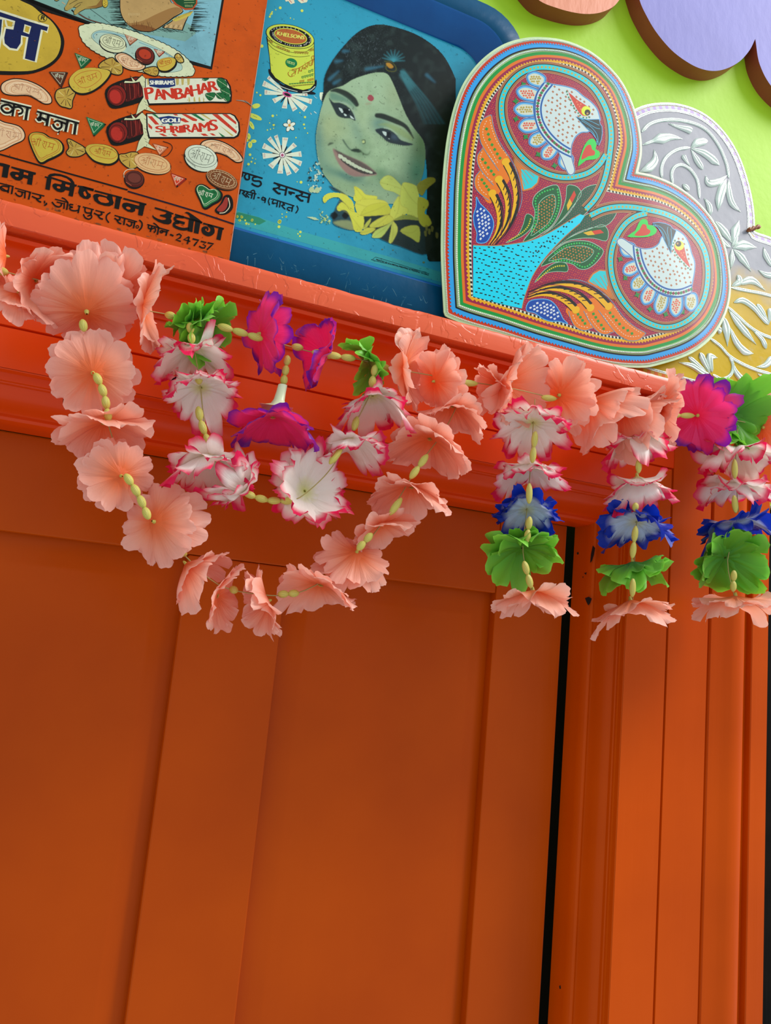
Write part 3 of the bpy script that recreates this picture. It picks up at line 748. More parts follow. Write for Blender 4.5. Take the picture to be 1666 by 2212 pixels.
def portrait(yf, parent):
    x0, y0, x1, y1 = 655, 38, 985, 566
    Wd, Hd = x1 - x0, y1 - y0
    gx, gy = np.meshgrid(np.arange(x0, x1) + 0.0, np.arange(y0, y1) + 0.0)
    img = np.zeros((Hd, Wd, 3)); alpha = np.zeros((Hd, Wd))
    def blur(m, s):
        if s <= 0: return m
        r = int(s * 3) + 1; k = np.exp(-np.arange(-r, r + 1) ** 2 / (2 * s * s)); k /= k.sum()
        p = np.pad(m, r, mode='edge')
        p = np.apply_along_axis(lambda v: np.convolve(v, k, 'valid'), 0, p)
        return np.apply_along_axis(lambda v: np.convolve(v, k, 'valid'), 1, p)
    def mask(pts, smooth=4):
        P = sm(pts, True, smooth) if smooth else pts
        m = np.zeros((Hd, Wd), bool); n = len(P)
        for i in range(n):
            ax, ay = P[i]; bx, by = P[(i + 1) % n]
            if ay == by: continue
            c = ((ay > gy) != (by > gy)) & (gx < (bx - ax) * (gy - ay) / (by - ay) + ax)
            m ^= c
        return m.astype(float)
    def G(pts): return [(660 + x / 4.9, 40 + y / 4.9) for x, y in pts]
    def H(pts): return [(660 + x / 4.9, 260 + y / 4.9) for x, y in pts]
    def lay(m, col, a=1.0, s=.6, al=True):
        nonlocal img, alpha
        m = blur(m, s) * a
        img = img * (1 - m[..., None]) + np.array(lin(col)) * m[..., None]
        if al: alpha = np.maximum(alpha, m)
    def seg(pts, w, col, a=1.0, s=.5, clip=None, smooth=5):
        P = sm(pts, False, smooth) if smooth else pts
        if np.isscalar(w): w = [w, w]
        ws = np.interp(np.linspace(0, 1, len(P)), np.linspace(0, 1, len(w)), w)
        d = np.full((Hd, Wd), 1e9)
        for i in range(len(P) - 1):
            ax, ay = P[i]; bx, by = P[i + 1]; L2 = (bx - ax) ** 2 + (by - ay) ** 2 + 1e-9
            t = np.clip(((gx - ax) * (bx - ax) + (gy - ay) * (by - ay)) / L2, 0, 1)
            d = np.minimum(d, np.hypot(gx - ax - t * (bx - ax), gy - ay - t * (by - ay)) - ws[i] / 2)
        m = np.clip(.5 - d, 0, 1)
        if clip is not None: m = m * clip
        lay(m, col, a, s, False)
    rg = np.random.RandomState(4)
    noise = blur(rg.rand(Hd, Wd), 5); noise = (noise - noise.mean()) / noise.std()
    fine = rg.rand(Hd, Wd)
    img[:] = lin('#37a2c0')
    # headdress and hair; the long right fall also paints in the heart's shadow
    hair = mask(G([(190, 760), (195, 640), (240, 520), (330, 380), (450, 240), (560, 140), (680, 80), (810, 65), (960, 95), (1150, 160), (1320, 260), (1450, 380), (1540, 530), (1610, 720),
                   (1620, 1000), (1610, 1500), (1600, 2000), (1590, 2560), (1290, 2560), (1280, 2000), (1270, 1500), (1150, 1500), (900, 1300), (600, 1200), (300, 1000), (175, 900)]), 3)
    lay(hair, '#15201f')
    lay(hair * np.clip(noise, 0, 2) * .35, '#2c3c38', 1, .5)
    lay(hair * (fine > .93) * np.clip(1.2 - abs(gx - 790) / 80, 0, 1), '#4a5c5c', .55, .5)
    # heart plaque's greenish shadow painted over the right side of the hair
    lay(hair * np.clip((gx - 900) / 60, 0, 1) * np.clip((gy - 150) / 120, 0, 1), '#232c12', .7, 3)
    def strand(p, w, c, a, s=1.2): seg(G(p), w, c, a, s)
    for i in range(16):
        t = i / 15; strand([(1000 + 50 * t, 560 + 10 * t), (1060 + 120 * t, 720), (1160 + 170 * t, 900), (1250 + 230 * t, 1120)], [2.2, 1.2], '#2f6a70', .28 + .2 * (i % 3), .8)
    for p in ([(1030, 560), (1150, 720)], [(1010, 600), (1110, 760)], [(1060, 640), (1130, 740)]): strand(p, [8, 3], '#3f8388', .55, 2)
    for i in range(9):
        a = math.radians(190 + i * 22); strand([(930, 450), (930 + 120 * math.cos(a), 440 + 105 * math.sin(a))], [4, 1], '#3b8c96', .6, 1)
    for p in ([(320, 460), (390, 450)], [(250, 650), (350, 560)], [(400, 350), (460, 350)], [(640, 540), (820, 510)], [(1280, 600), (1370, 680)], [(300, 690), (370, 650)]): strand(p, [7, 2], '#39768c', .6, 1.8)
    strand([(860, 480), (850, 530), (880, 560), (950, 560), (950, 510), (900, 460), (840, 460)], 1.6, '#5a5c1e', .9, .5)
    lay(mask(G([(855, 475), (900, 480), (930, 520), (890, 530), (860, 505)])), '#b8862c', .9, .8)
    for i in range(70):
        x, y = rg.uniform(400, 800), rg.uniform(180, 520); strand([(x, y), (x + rg.uniform(-14, 14), y + rg.uniform(8, 22))], .8, '#66767a', .45, .3)
    # face
    face = mask(G([(395, 715), (500, 650), (640, 600), (760, 575), (860, 590), (920, 680), (990, 850), (1060, 1020), (1150, 1170), (1240, 1290), (1265, 1400), (1260, 1560), (1230, 1700), (1160, 1830),
                   (1000, 1960), (700, 1950), (420, 1870), (300, 1790), (240, 1720), (180, 1640), (130, 1500), (108, 1340), (110, 1200), (150, 1000), (180, 900), (230, 790), (300, 745)]), 3)
    lay(face, '#98b48c')
    def blob(x, y, rx, ry, col, a, ang=0, clip=face, fr=H):
        (cx, cy), = fr([(x, y)]); ca, sa_ = math.cos(math.radians(ang)), math.sin(math.radians(ang))
        dx, dy = gx - cx, gy - cy; u = (dx * ca + dy * sa_) / (rx / 4.9); v = (-dx * sa_ + dy * ca) / (ry / 4.9)
        lay(np.exp(-(u * u + v * v)) * clip, col, a, 0, False)
    blob(700, 760, 300, 170, '#a2bf98', .8, 20, fr=G); blob(640, 1100, 120, 220, '#a2bc90', .9, -30, fr=G); blob(250, 1150, 130, 130, '#a6b078', .6, fr=G)
    blob(850, 420, 260, 170, '#a9c99a', .8, 20); blob(300, 100, 170, 110, '#9db384', .7); blob(1230, 250, 120, 400, '#5f8048', .85, 0); blob(1180, 560, 130, 190, '#3f8060', .8)
    blob(130, 230, 60, 260, '#5a8a80', .7); blob(200, 480, 90, 220, '#6a9078', .6, -25); blob(480, 720, 380, 90, '#86a478', .7, 18); blob(420, 590, 240, 50, '#4f7f70', .8, 20)
    blob(950, 680, 260, 90, '#4c7a58', .7, 20); blob(560, 480, 330, 60, '#6d8a62', .5, 22); blob(560, 350, 120, 40, '#688a66', .6, 15); blob(800, 560, 60, 60, '#5f8860', .6)
    blob(940, 800, 120, 150, '#8a9060', .35, 0, fr=G); blob(620, 1330, 70, 100, '#7f9e72', .6, 0, fr=G); blob(540, 1200, 60, 170, '#6f9480', .5, -20, fr=G); blob(780, 1120, 100, 90, '#52807a', .75, 10, fr=G)
    lay(face * np.clip(noise, 0, 3) * .12, '#6f8a62', 1, 0, False)
    lay(face * (fine > .985), '#55704e', .45, .4, False)
    # ruby spot
    lay(mask(G([(690, 810), (720, 840), (715, 870), (685, 878), (658, 860), (660, 825)])), '#9c3c48', .95, .6, False)
    seg(G([(640, 910), (690, 900)]), 4, '#9c7060', .4, 1.5); seg(G([(780, 880), (810, 905), (835, 900)]), 1.4, '#5c6a50', .7, .5)
    # eyes, brows
    def brow(p, w): seg(G(p), w, '#141c1c', .95, .9)
    brow([(270, 770), (330, 765), (420, 800), (500, 860), (540, 915)], [4, 10, 13, 13, 9])
    brow([(755, 1030), (820, 1040), (950, 1090), (1060, 1150), (1140, 1270)], [10, 12, 11, 8, 2])
    lay(mask(G([(260, 790), (340, 800), (440, 850), (510, 920), (540, 980), (440, 900), (330, 880), (260, 860)])), '#55806c', .8, 2.5, False)
    lay(mask(G([(760, 1130), (850, 1110), (1000, 1160), (1110, 1240), (1130, 1300), (1000, 1240), (860, 1150)])), '#8aa05c', .6, 2, False)
    lay(mask(G([(245, 840), (290, 890), (360, 895), (430, 925), (490, 985), (530, 1085), (470, 1060), (410, 1060), (340, 1035), (300, 970), (270, 910)])), '#1d2a30', .97, .8, False)
    lay(mask(G([(735, 1185), (800, 1165), (880, 1180), (950, 1225), (1010, 1290), (1140, 1335), (1060, 1350), (960, 1335), (870, 1310), (800, 1250)])), '#1f2c34', .97, .8, False)
    for pp in ([(350, 950), (385, 960), (400, 990), (380, 1000)], [(405, 1010), (430, 1020), (435, 1035), (415, 1035)], [(470, 1030), (500, 1050), (515, 1070), (480, 1058)], [(810, 1200), (850, 1205), (860, 1235), (840, 1245)], [(870, 1265), (890, 1270), (885, 1285)], [(460, 960), (470, 975), (455, 975)]):
        lay(mask(G(pp), 2), '#c8dcd0', .9, .5, False)
    lay(mask(G([(390, 960), (440, 960), (470, 1000), (440, 1020), (405, 1000)])), '#081014', .9, .6, False)
    lay(mask(G([(860, 1210), (900, 1215), (905, 1260), (880, 1275), (860, 1250)])), '#081014', .9, .6, False)
    blob(940, 1260, 40, 30, '#4a6070', .6, 20, fr=G)
    seg(G([(350, 885), (440, 910), (500, 980), (530, 1075)]), 1.6, '#8fa898', .8, .4); seg(G([(830, 1160), (900, 1175), (970, 1230)]), 1.6, '#a0b898', .9, .5)
    for i in range(12):
        t = i / 11; x, y = 790 + 230 * t, 1260 + 80 * t + 25 * math.sin(t * 3.1); seg(G([(x, y - 10), (x + 6, y + 14)]), .9, '#1c2828', .7, .3)
    # nose
    seg(H([(395, 210), (430, 265), (470, 310), (520, 320), (560, 315)]), [3, 2.5, 2, 3], '#2f4a40', .85, 1.0)
    lay(mask(H([(480, 318), (530, 300), (590, 325), (570, 345), (500, 335)])), '#1c2c24', .9, 1, False)
    seg(H([(580, 330), (620, 360), (660, 365), (685, 330)]), [3, 3, 2, 1], '#46603f', .85, 1.2)
    seg(H([(595, 215), (625, 210), (630, 245), (605, 250)]), 1.4, '#3e4820', .9, .5); lay(mask(H([(600, 220), (622, 222), (618, 242), (602, 240)])), '#c4cf80', .8, .5, False)
    seg(H([(240, 265), (260, 250), (290, 245)]), [3, 5, 2], '#2c3c30', .8, 1)
    # mouth
    lay(mask(H([(288, 300), (340, 330), (420, 370), (520, 410), (640, 470), (755, 570), (690, 590), (590, 600), (480, 590), (390, 520), (330, 430), (300, 360)])), '#95716a', .9, 1.2, False)
    lay(mask(H([(300, 310), (360, 335), (460, 385), (560, 430), (660, 490), (755, 570), (640, 520), (520, 470), (420, 420), (340, 350)])), '#4b4a44', .8, 1.2, False)
    lay(mask(H([(340, 355), (400, 390), (500, 450), (600, 500), (700, 540), (750, 568), (680, 575), (600, 565), (500, 520), (400, 450), (355, 395)])), '#2c3430', .9, .7, False)
    for i in range(9):
        t = i / 8; x, y = 370 + 320 * t, 385 + 165 * t - 18 * math.sin(t * 3.14) * -1
        sz = 26 - 12 * abs(t - .35)
        lay(mask(H([(x - sz, y - 24 + 10 * t), (x + sz * .9, y - 10 + 8 * t), (x + sz, y + 16), (x, y + 26 - 10 * t), (x - sz, y + 8)])), '#c2cfae', .95, .5, False)
    seg(H([(360, 560), (430, 610), (520, 630), (620, 600)]), [4, 10, 6], '#55786a', .55, 3)
    # hair edge over the cheek, neck
    lay(mask(H([(250, 690), (300, 750), (380, 780), (340, 880), (290, 1000), (300, 1110), (500, 1170), (560, 1100), (520, 960), (440, 800)])), '#26302c', .9, 1)
    lay(mask(H([(290, 1090), (400, 1060), (490, 1080), (500, 1170)])), '#8f9c6a', .9, 1.5)
    lay(mask(H([(600, 960), (1000, 1000), (1320, 1100), (1290, 1420), (1000, 1340), (800, 1265), (600, 1120)])), '#232c22', .97, 1)
    for (x, y, r) in ((300, 1010, 42), (420, 1010, 38)): lay(mask(H([(x - r, y), (x, y - r), (x + r, y), (x, y + r)])), '#0c100e', .95, 1)
    # yellow orchids
    YL = '#d0d24a'
    def petal(p, c=YL, v=True):
        lay(mask(H(p), 3), c, 1, .6)
        q = H(p); n = len(q)
        if v: seg([q[0], tuple(np.mean(q, 0)), q[n // 2]], [1.2, .8], '#98963a', .6, .8)
        seg(q + [q[0]], .8, '#a09438', .55, .5)
    petal([(185, 870), (180, 820), (230, 775), (330, 765), (430, 795), (500, 860), (520, 960), (500, 1000), (430, 900), (340, 820), (250, 840), (210, 880)])
    petal([(515, 700), (590, 740), (640, 790), (760, 810), (700, 880), (560, 880), (500, 840), (520, 780)])
    petal([(330, 925), (380, 870), (430, 900), (480, 960), (610, 1010), (600, 1170), (520, 1180), (490, 1080), (450, 980), (400, 950), (350, 965)])
    petal([(520, 880), (600, 840), (760, 840), (860, 870), (905, 960), (870, 1000), (740, 1010), (600, 1015), (540, 980)], '#cfd04e')
    petal([(580, 1010), (640, 920), (760, 880), (870, 890), (900, 980), (740, 1010)], '#c6c842')
    petal([(785, 660), (830, 600), (900, 590), (980, 660), (1040, 740), (1010, 800), (930, 760), (830, 730)], '#b9c860')
    petal([(1020, 680), (1060, 660), (1160, 690), (1190, 740), (1210, 830), (1250, 950), (1200, 1030), (1100, 1020), (1010, 930), (1000, 800)], '#c3cf58')
    petal([(1180, 690), (1260, 620), (1350, 610), (1370, 650), (1290, 720), (1240, 800), (1200, 780)], '#8c8c2c')
    petal([(1190, 820), (1280, 840), (1300, 900), (1260, 980), (1300, 1020), (1330, 1100), (1250, 1130), (1190, 1040)], '#a8ac34')
    petal([(990, 800), (920, 900), (890, 1000), (930, 1060), (1060, 1000), (1080, 940), (1010, 900)], '#ccd256')
    petal([(880, 1000), (760, 1050), (680, 1110), (700, 1140), (820, 1120), (930, 1060)], '#c6c84c')
    petal([(930, 1060), (880, 1140), (800, 1240), (700, 1245), (740, 1170), (860, 1110)], '#b8cc62')
    petal([(920, 1070), (970, 1130), (965, 1200), (910, 1300), (880, 1290), (900, 1170)], '#c4cc58')
    petal([(1000, 1175), (1090, 1120), (1200, 1130), (1200, 1290), (1120, 1250)], '#b2bc48')
    petal([(930, 1060), (1050, 1000), (1150, 1020), (1200, 1060), (1060, 1050)], '#8c9a40')
    petal([(570, 1195), (650, 1140), (740, 1150), (680, 1200), (610, 1220)], '#c6c84c')
    petal([(690, 1040), (640, 1090), (600, 1160), (640, 1140), (680, 1090)], '#b8c050')
    for (x, y) in ((1270, 1200), (1310, 1180), (1340, 1150), (1390, 1220), (1280, 1140)): lay(mask(H([(x - 14, y - 30), (x + 12, y - 20), (x + 8, y + 30), (x - 12, y + 20)])), '#7a7a34', .7, .6)
    # pale bead cluster and leaf at the left
    for i in range(60):
        x, y = 130 + 110 * rg.rand() + i * .9, 930 + 170 * rg.rand()
        if x < 90 + (y - 880) * 1.1 and x > 100: lay(mask(H([(x - 11, y), (x, y - 10), (x + 11, y), (x, y + 11)])), ['#a8c478', '#c4d890', '#5e9468'][i % 3], .9, .5)
    lay(mask(H([(0, 1025), (60, 1020), (110, 1030), (140, 1060), (90, 1060)]), 0), '#b8d0a0', 1, .6)
    # earring
    for i in range(70):
        t = rg.rand(); x = 50 + 80 * rg.rand() - (20 if t > .5 else 0) + 25 * t; y = 440 + 320 * t; wsc = .3 + .9 * math.sin(3.1 * min(1, t * .9))
        x = 105 + (rg.rand() - .5) * 190 * wsc * .8; r = 8 + 8 * rg.rand()
        lay(mask(H([(x - r, y), (x, y - r * 1.2), (x + r, y), (x, y + r * 1.2)]), 2), ['#b4cab0', '#10201e', '#cfe0c4', '#243430', '#a0bca4'][i % 5], .92, .4)
    seg(H([(100, 480), (90, 430), (115, 390), (135, 420), (120, 470)]), 2, '#a8c0a8', .9, .5)
    for x, y in ((65, 735), (125, 740)): lay(mask(H([(x - 34, y), (x - 10, y - 32), (x + 24, y - 18), (x + 22, y + 28), (x - 20, y + 32)])), '#b4c894', .95, .5)
    lay(hair * 0 + ((gx > 934) & (gy > 250) & (gy < 560)), '#1a2014', .0, 0, False)
    # mesh of the printed figure
    d = np.stack([(gx - CX), (gy - CY), np.full_like(gx, F_PX)], -1) @ RM.T
    k = KT; off = .0002 + 8 * .00006
    t = (yf - k * ZL - CAM[1]) / (d[..., 1] - k * d[..., 2])
    Pw = CAM + d * t[..., None]; Pw[..., 1] -= off
    keep = alpha > .3
    fq = keep[:-1, :-1] & keep[1:, :-1] & keep[:-1, 1:] & keep[1:, 1:]
    idx = -np.ones((Hd, Wd), int); used = np.zeros((Hd, Wd), bool)
    used[:-1, :-1] |= fq; used[1:, :-1] |= fq; used[:-1, 1:] |= fq; used[1:, 1:] |= fq
    idx[used] = np.arange(used.sum())
    ys, xs = np.nonzero(fq)
    Fc = np.stack([idx[ys, xs], idx[ys + 1, xs], idx[ys + 1, xs + 1], idx[ys, xs + 1]], 1)
    mk('portrait_print', Pw[used], Fc.tolist(), M_POST, parent, vcols=np.clip(img[used], 0, 1))


tray()

# ------------------------------------------------------------------ orange tin sign
def sign():
    y0, k = -.0912, KT
    t = empty('tin_sign', (-.05, y0, ZL), 'orange tin confectionery sign printed with sweets and black lettering, standing on the ledge at left', 'sign')
    a = at(578, 0, y0, k); b = at(497, 552, y0, k); zb = ZL + .0006
    sl = (a[0] - b[0]) / (a[2] - b[2]); zt = .70; x0 = -.42
    cs = [(x0, zb), (b[0] + sl * (zb - b[2]), zb), (b[0] + sl * (zt - b[2]), zt), (x0, zt)]
    mkp = lambda x, z, d=0: (x, y0 + k * (z - ZL) + d, z)
    V = [mkp(x, z) for x, z in cs] + [mkp(x, z, .0009) for x, z in cs]
    pm = paint('tin_plate', '#b0552a', '#a44c22', rough=.5)
    mk('plate', V, [(0, 1, 2, 3), (7, 6, 5, 4), (0, 4, 5, 1), (1, 5, 6, 2), (2, 6, 7, 3), (3, 7, 4, 0)], pm, t)
    A = Art(y0, k)
    A.uvmode = True
    A.fill([(x0, zb), (cs[1][0] - .0004, zb), (cs[2][0] - .0004, zt), (x0, zt)], '#c65008', 0)
    A.uvmode = False
    K = '#14120e'; WH = '#dcdcb8'; RD = '#c23a24'
    # yellow oval with the big letter
    A.frame(0, 0, 5.95)
    out = [(430, 60), (560, 168), (680, 268), (772, 385), (822, 500), (822, 600), (788, 715), (705, 815), (600, 885), (450, 940), (300, 963), (0, 965), (-500, 930), (-1100, 700), (-1500, 300), (-1500, -100), (-1200, -400), (-600, -380), (0, -150)]
    inn = [(300, 28), (420, 85), (520, 170), (645, 262), (732, 375), (778, 500), (775, 615), (730, 730), (640, 815), (500, 885), (350, 918), (0, 915), (-500, 880), (-1060, 660), (-1450, 300), (-1440, -80), (-1150, -350), (-600, -330), (0, -110)]
    # sky blue panel
    A.fill([(68, 0), (430, 2), (1100, 290), (1400, 400), (2000, 560)], K, 1)
    A.frame(0, 0, 1)
    A.fill([(-60, -32), (30, -8), (70, 8), (185, 52), (250, 80), (400, 137), (458, 151), (484, 0), (515, -190), (-60, -260)], K, 1)
    A.fill([(-60, -40), (75, 1), (188, 45), (260, 70), (320, 100), (400, 128), (455, 144), (479, 0), (508, -180), (-60, -250)], '#78a294', 1.4)
    A.fill([(258, 62), (320, 75), (400, 90), (440, 60), (479, 0), (455, 144), (400, 128), (320, 100)], '#74a8b0', 1.6)
    A.fill([(350, 20), (479, 0), (455, 144), (432, 120), (420, 60)], '#7cb2ba', 1.7)
    A.fill([(330, -160), (508, -180), (479, 0), (350, 20)], '#7aaeb4', 1.7)
    # hatched shade round the seated figure
    r = random.Random(11)
    for i in range(60):
        yy = r.uniform(2, 60); x = 258 - yy * -.1 + r.uniform(-3, 8); A.line([(x - 16 - r.uniform(0, 14), yy + r.uniform(-2, 2)), (x + 6, yy + r.uniform(-2, 2))], [.3, 1.3], '#1c2a22', 1.9)
    for i in range(60):
        yy = r.uniform(4, 68); x = 412 + (30 - abs(yy - 30)) * .25; A.line([(x, yy), (x + r.uniform(8, 36), yy + r.uniform(-1, 2))], [1.3, .3], '#1c2a22', 1.9)
    for i in range(30):
        x = r.uniform(265, 410); A.line([(x, 60 + r.uniform(0, 6)), (x + r.uniform(10, 24), 66 + r.uniform(2, 6))], [1, .5], '#1c2a22', 1.85)
    A.frame(220, 0, 5.553)
    A.fill([(215, -300), (214, 0), (216, 130), (258, 240), (340, 325), (440, 375), (560, 388), (650, 365), (770, 290), (870, 215), (980, 140), (900, 60), (820, 0), (820, -300)], K, 2, 3)
    A.fill([(224, -300), (222, 0), (226, 130), (266, 236), (345, 315), (445, 366), (560, 378), (640, 358), (760, 282), (860, 205), (970, 135), (890, 60), (812, 0), (812, -300)], '#b5935a', 2.3, 3)
    A.fill([(300, 290), (420, 270), (520, 240), (640, 180), (800, 110), (900, 90), (960, 130), (860, 205), (760, 282), (640, 358), (560, 378), (445, 366), (345, 315)], '#98703c', 2.5, 3)
    A.fill([(350, 310), (470, 300), (600, 330), (640, 355), (560, 378), (445, 366)], '#7c4e24', 2.7, 3)
    for i in range(26): x = r.uniform(300, 620); y = 290 + r.uniform(0, 60); A.line([(x, y), (x + r.uniform(-10, 6), y - r.uniform(20, 60))], .6, '#6a4422', 2.9)
    for i in range(8): x = 320 + i * 18; A.line([(x, 190), (x + 4, 160)], .8, '#d2b880', 2.9)
    A.fill([(900, 200), (1100, 130), (1040, 200), (1000, 290), (970, 372), (720, 335), (730, 320), (830, 260)], K, 2.2); A.fill([(905, 200), (1095, 135), (1030, 205), (990, 280), (960, 362), (740, 330), (840, 265)], '#b59560', 2.6)
    for i in range(4): A.line([(760 + i * 62, 340 - i * 2), (775 + i * 60, 300)], 2.6, '#c8ac78', 2.8); A.line([(790 + i * 60, 345), (806 + i * 60, 305)], .8, K, 2.9)
    A.fill([(840, 240), (960, 180), (1095, 140), (1060, 190), (960, 235), (880, 262)], '#c4b048', 2.8)
    for i in range(12): A.line([(870 + i * 18, 248 - i * 8), (880 + i * 18, 225 - i * 8)], .6, '#6c5a20', 3)
    A.fill([(820, -250), (828, 0), (880, 62), (1000, 125), (1092, 120), (1145, 50), (1155, -250)], '#b04a20', 3, 0); A.fill([(850, -250), (855, 0), (900, 50), (1000, 103), (1085, 100), (1128, 45), (1135, -250)], '#174a26', 3.3)
    for y in (8, 38): A.line([(985, y), (1110, y - 4)], 1, '#a8b878', 3.6)
    for i in range(6): A.line([(1000 + i * 16, 60), (1004 + i * 16, 88)], 1.1, '#a8b878', 3.6)
    # hand and bangle
    A.frame(0, 0, 5.95)
    hp = [(900, -60), (890, 0), (860, 60), (832, 100), (838, 135), (870, 140), (920, 110), (945, 95), (985, 100), (950, 150), (955, 190), (980, 192), (1030, 150), (1090, 118), (1230, 108), (1310, 85), (1330, 0), (1330, -100)]
    A.fill([(p[0] + (-8 if p[0] < 1000 else 6), p[1] + 6) for p in hp], K, 2); A.fill(hp, '#a89048', 2.4)
    A.fill([(1100, 100), (1240, 70), (1310, -20), (1320, 80), (1240, 106)], '#86602c', 2.6)
    for st in ([(890, 60), (960, 20), (1000, 0)], [(945, 95), (1000, 50), (1060, 35)], [(985, 100), (1040, 60)]): A.line(st, .9, K, 2.8, 3)
    A.fill([(690, -20), (700, 15), (730, 25), (790, -10), (800, -40)], K, 2); A.fill([(700, -20), (706, 8), (730, 15), (780, -12), (790, -40)], '#a89048', 2.4)
    A.line([(795, 30), (840, 60)], 2.2, '#b4a078', 2.5); A.line([(920, 130), (950, 160)], 3, K, 2.3)
    A.ell(1350, 45, 40, 62, '#2c2810', 2.8); A.ell(1352, 42, 34, 56, '#c0a838', 3)
    for i in range(6): A.ell(1352 + 8 * (-1) ** i, 0 + i * 16, 6, 6, '#7a6420', 3.3)
    A.line([(1160, 120), (1455, 335)], .8, K, 2.5); A.line([(1010, 180), (1130, 250), (1300, 305)], 3, K, 2.1, 4); A.line([(1010, 180), (1130, 248), (1300, 302)], 1.8, '#6c4430', 2.3, 4)
    A.fill(out, K, 3, 3); A.fill(inn, '#c0a234', 3.3, 3)
    # big letter
    M = [(-40, 145), (100, 192), (370, 280), (618, 352), (603, 405), (527, 383), (447, 795), (320, 757), (366, 482), (272, 458), (265, 560), (215, 634), (130, 620), (62, 562), (54, 490), (78, 372), (172, 386), (196, 275), (-40, 205)]
    A.line(M, 9.5, '#d8d6b0', 3.5, closed=True); A.fill(M, '#d8d6b0', 3.55); A.fill(M, '#141e4a', 3.8)
    A.fill([(316, 316), (402, 345), (376, 445), (298, 414)], '#d8d6b0', 4); A.fill([(332, 336), (384, 354), (364, 425), (315, 406)], '#c0a234', 4.2)
    A.fill([(62, 300), (62, 238), (175, 275), (160, 365), (80, 350)], '#d8d6b0', 3.7); A.fill([(80, 262), (166, 290), (152, 350), (100, 340)], '#c0a234', 3.75)
    A.fill([(-120, 240), (45, 240), (30, 470), (0, 640), (-120, 600)], '#d8d6b0', 3.6); A.fill([(-120, 250), (28, 255), (12, 420), (-20, 600), (-120, 590)], '#1a2c50', 3.9); A.fill([(-120, 430), (6, 420), (-10, 520), (-120, 560)], '#1c6a3c', 4)
    A.ring(547, 236, 56, 50, 1.2, K, 4.2); A.text('R', 525, 255, 575, 268, 58, K, 4.4, bold=3)
    # plate of sweets
    A.frame(0, 0, 1)
    pl = [(170, 66), (174, 57), (184, 54), (202, 51), (220, 52), (236, 55), (256, 60), (292, 70), (328, 84), (364, 100), (393, 118), (411, 136), (420, 153), (414, 164), (382, 166), (350, 165), (322, 160), (290, 152), (262, 140), (234, 127), (213, 117), (193, 104), (178, 88)]
    P = resample(sm(pl, True, 5), 4.2, True); sc_ = [(x + .9 * math.cos(i * 2.1), y + .9 * math.sin(i * 2.1)) for i, (x, y) in enumerate(P)]
    A.line(sc_, 3, K, 4.4, closed=True); A.fill(sc_, '#cfd6ac', 4.6)
    inner = [(198, 76), (208, 68), (230, 66), (270, 76), (310, 91), (350, 109), (382, 130), (394, 146), (384, 155), (340, 157), (290, 141), (250, 120), (215, 98), (200, 85)]
    A.fill(inner, '#a9c4b0', 4.8, 3); A.line(inner, .7, '#34504c', 5, 3, closed=True)
    A.line([(204, 84), (202, 76), (214, 70), (240, 72), (290, 86)], 2.4, '#7ba6a8', 5, 4); A.line([(300, 92), (345, 110), (372, 124)], 2, '#7ba6a8', 5, 4)
    for i in range(34):
        t_ = i / 34; q = P[int(t_ * len(P))]; cxm, cym = 295, 110; A.line([(q[0] + (cxm - q[0]) * .06, q[1] + (cym - q[1]) * .06), (q[0] + (cxm - q[0]) * .09 + 2, q[1] + (cym - q[1]) * .1)], .6, '#8fa07c', 5)
    for i in range(24): x = 275 + i * 2.2; A.line([(x, 95 + i * .4), (x - 1, 112 + i * .5)], .35, '#7a9c98', 5)

    def pill(cx, cy, rx, ry, a, fc, rim, tc, depth=5, L=5.2, sc2=1.25, two=True, tw=.78):
        A.ell(cx, cy + depth * .5 + .8, rx + 1.8, ry + depth * .5 + 1.6, K, L, a, 28)
        A.ell(cx + depth * .1, cy + depth, rx, ry, fc, L + .2, a, 28); A.ring(cx, cy, rx, ry, .8, rim, L + .7, a); A.ell(cx, cy, rx, ry, fc, L + .5, a, 28)
        if two: A.ring(cx + .8, cy, rx * .8, ry * .78, .8, rim, L + .8, a)
        shriram(A, cx, cy, rx * sc2, ry * .95, a + 2, tc, L + 1, tw)
    pill(243.5, 91, 28.5, 15.5, 14, '#d0d4a8', K, K, 7)
    pill(434, 338, 36, 23, 18, '#d2dcc0', K, K, 9)
    for i in range(9): A.line([(404 + i * 2.2, 342 + i * 2.0), (404 + i * 2.2, 348 + i * 1.9)], .6, K, 6.4)
    pill(329, 352, 40, 19, 14, '#d8b078', '#a85a2c', '#b05a2c', 4)
    pill(479, 387, 34, 17, 22, '#7a4420', '#e0c490', '#e8d4a4', 4)
    for i in range(26):
        a = 2 * math.pi * i / 26; x = 479 + 30 * math.cos(a) * .927 - 14 * math.sin(a) * .375; y = 387 + 30 * math.cos(a) * .375 + 14 * math.sin(a) * .927; A.ell(x, y, 1, .8, '#dfc08c', 6.6, n=6)

    def bean(pts, tx, ty, w, h, a, L=5):
        A.line(pts, 4.4, K, L, 4, closed=True); A.fill(pts, '#dcb88c', L + .2, 4)
        cx = sum(p[0] for p in pts) / len(pts); cy = sum(p[1] for p in pts) / len(pts)
        for f, c, ww in ((.86, '#b06a3c', 1), (.72, '#e8cca4', 1.4), (.6, '#b87a48', .8)): A.line([(cx + (p[0] - cx) * f, cy + (p[1] - cy) * f) for p in pts], ww, c, L + .4, 4, closed=True)
        shriram(A, tx, ty, w, h, a, '#a85430', L + .8, 1.1); shriram(A, tx + .6, ty - .4, w, h, a, '#e8d4a8', L + 1, .5)
    bean([(3, 192), (8, 180), (30, 172), (60, 176), (90, 190), (108, 208), (110, 222), (96, 224), (78, 214), (60, 206), (30, 206), (10, 202)], 58, 193, 62, 14, 14)
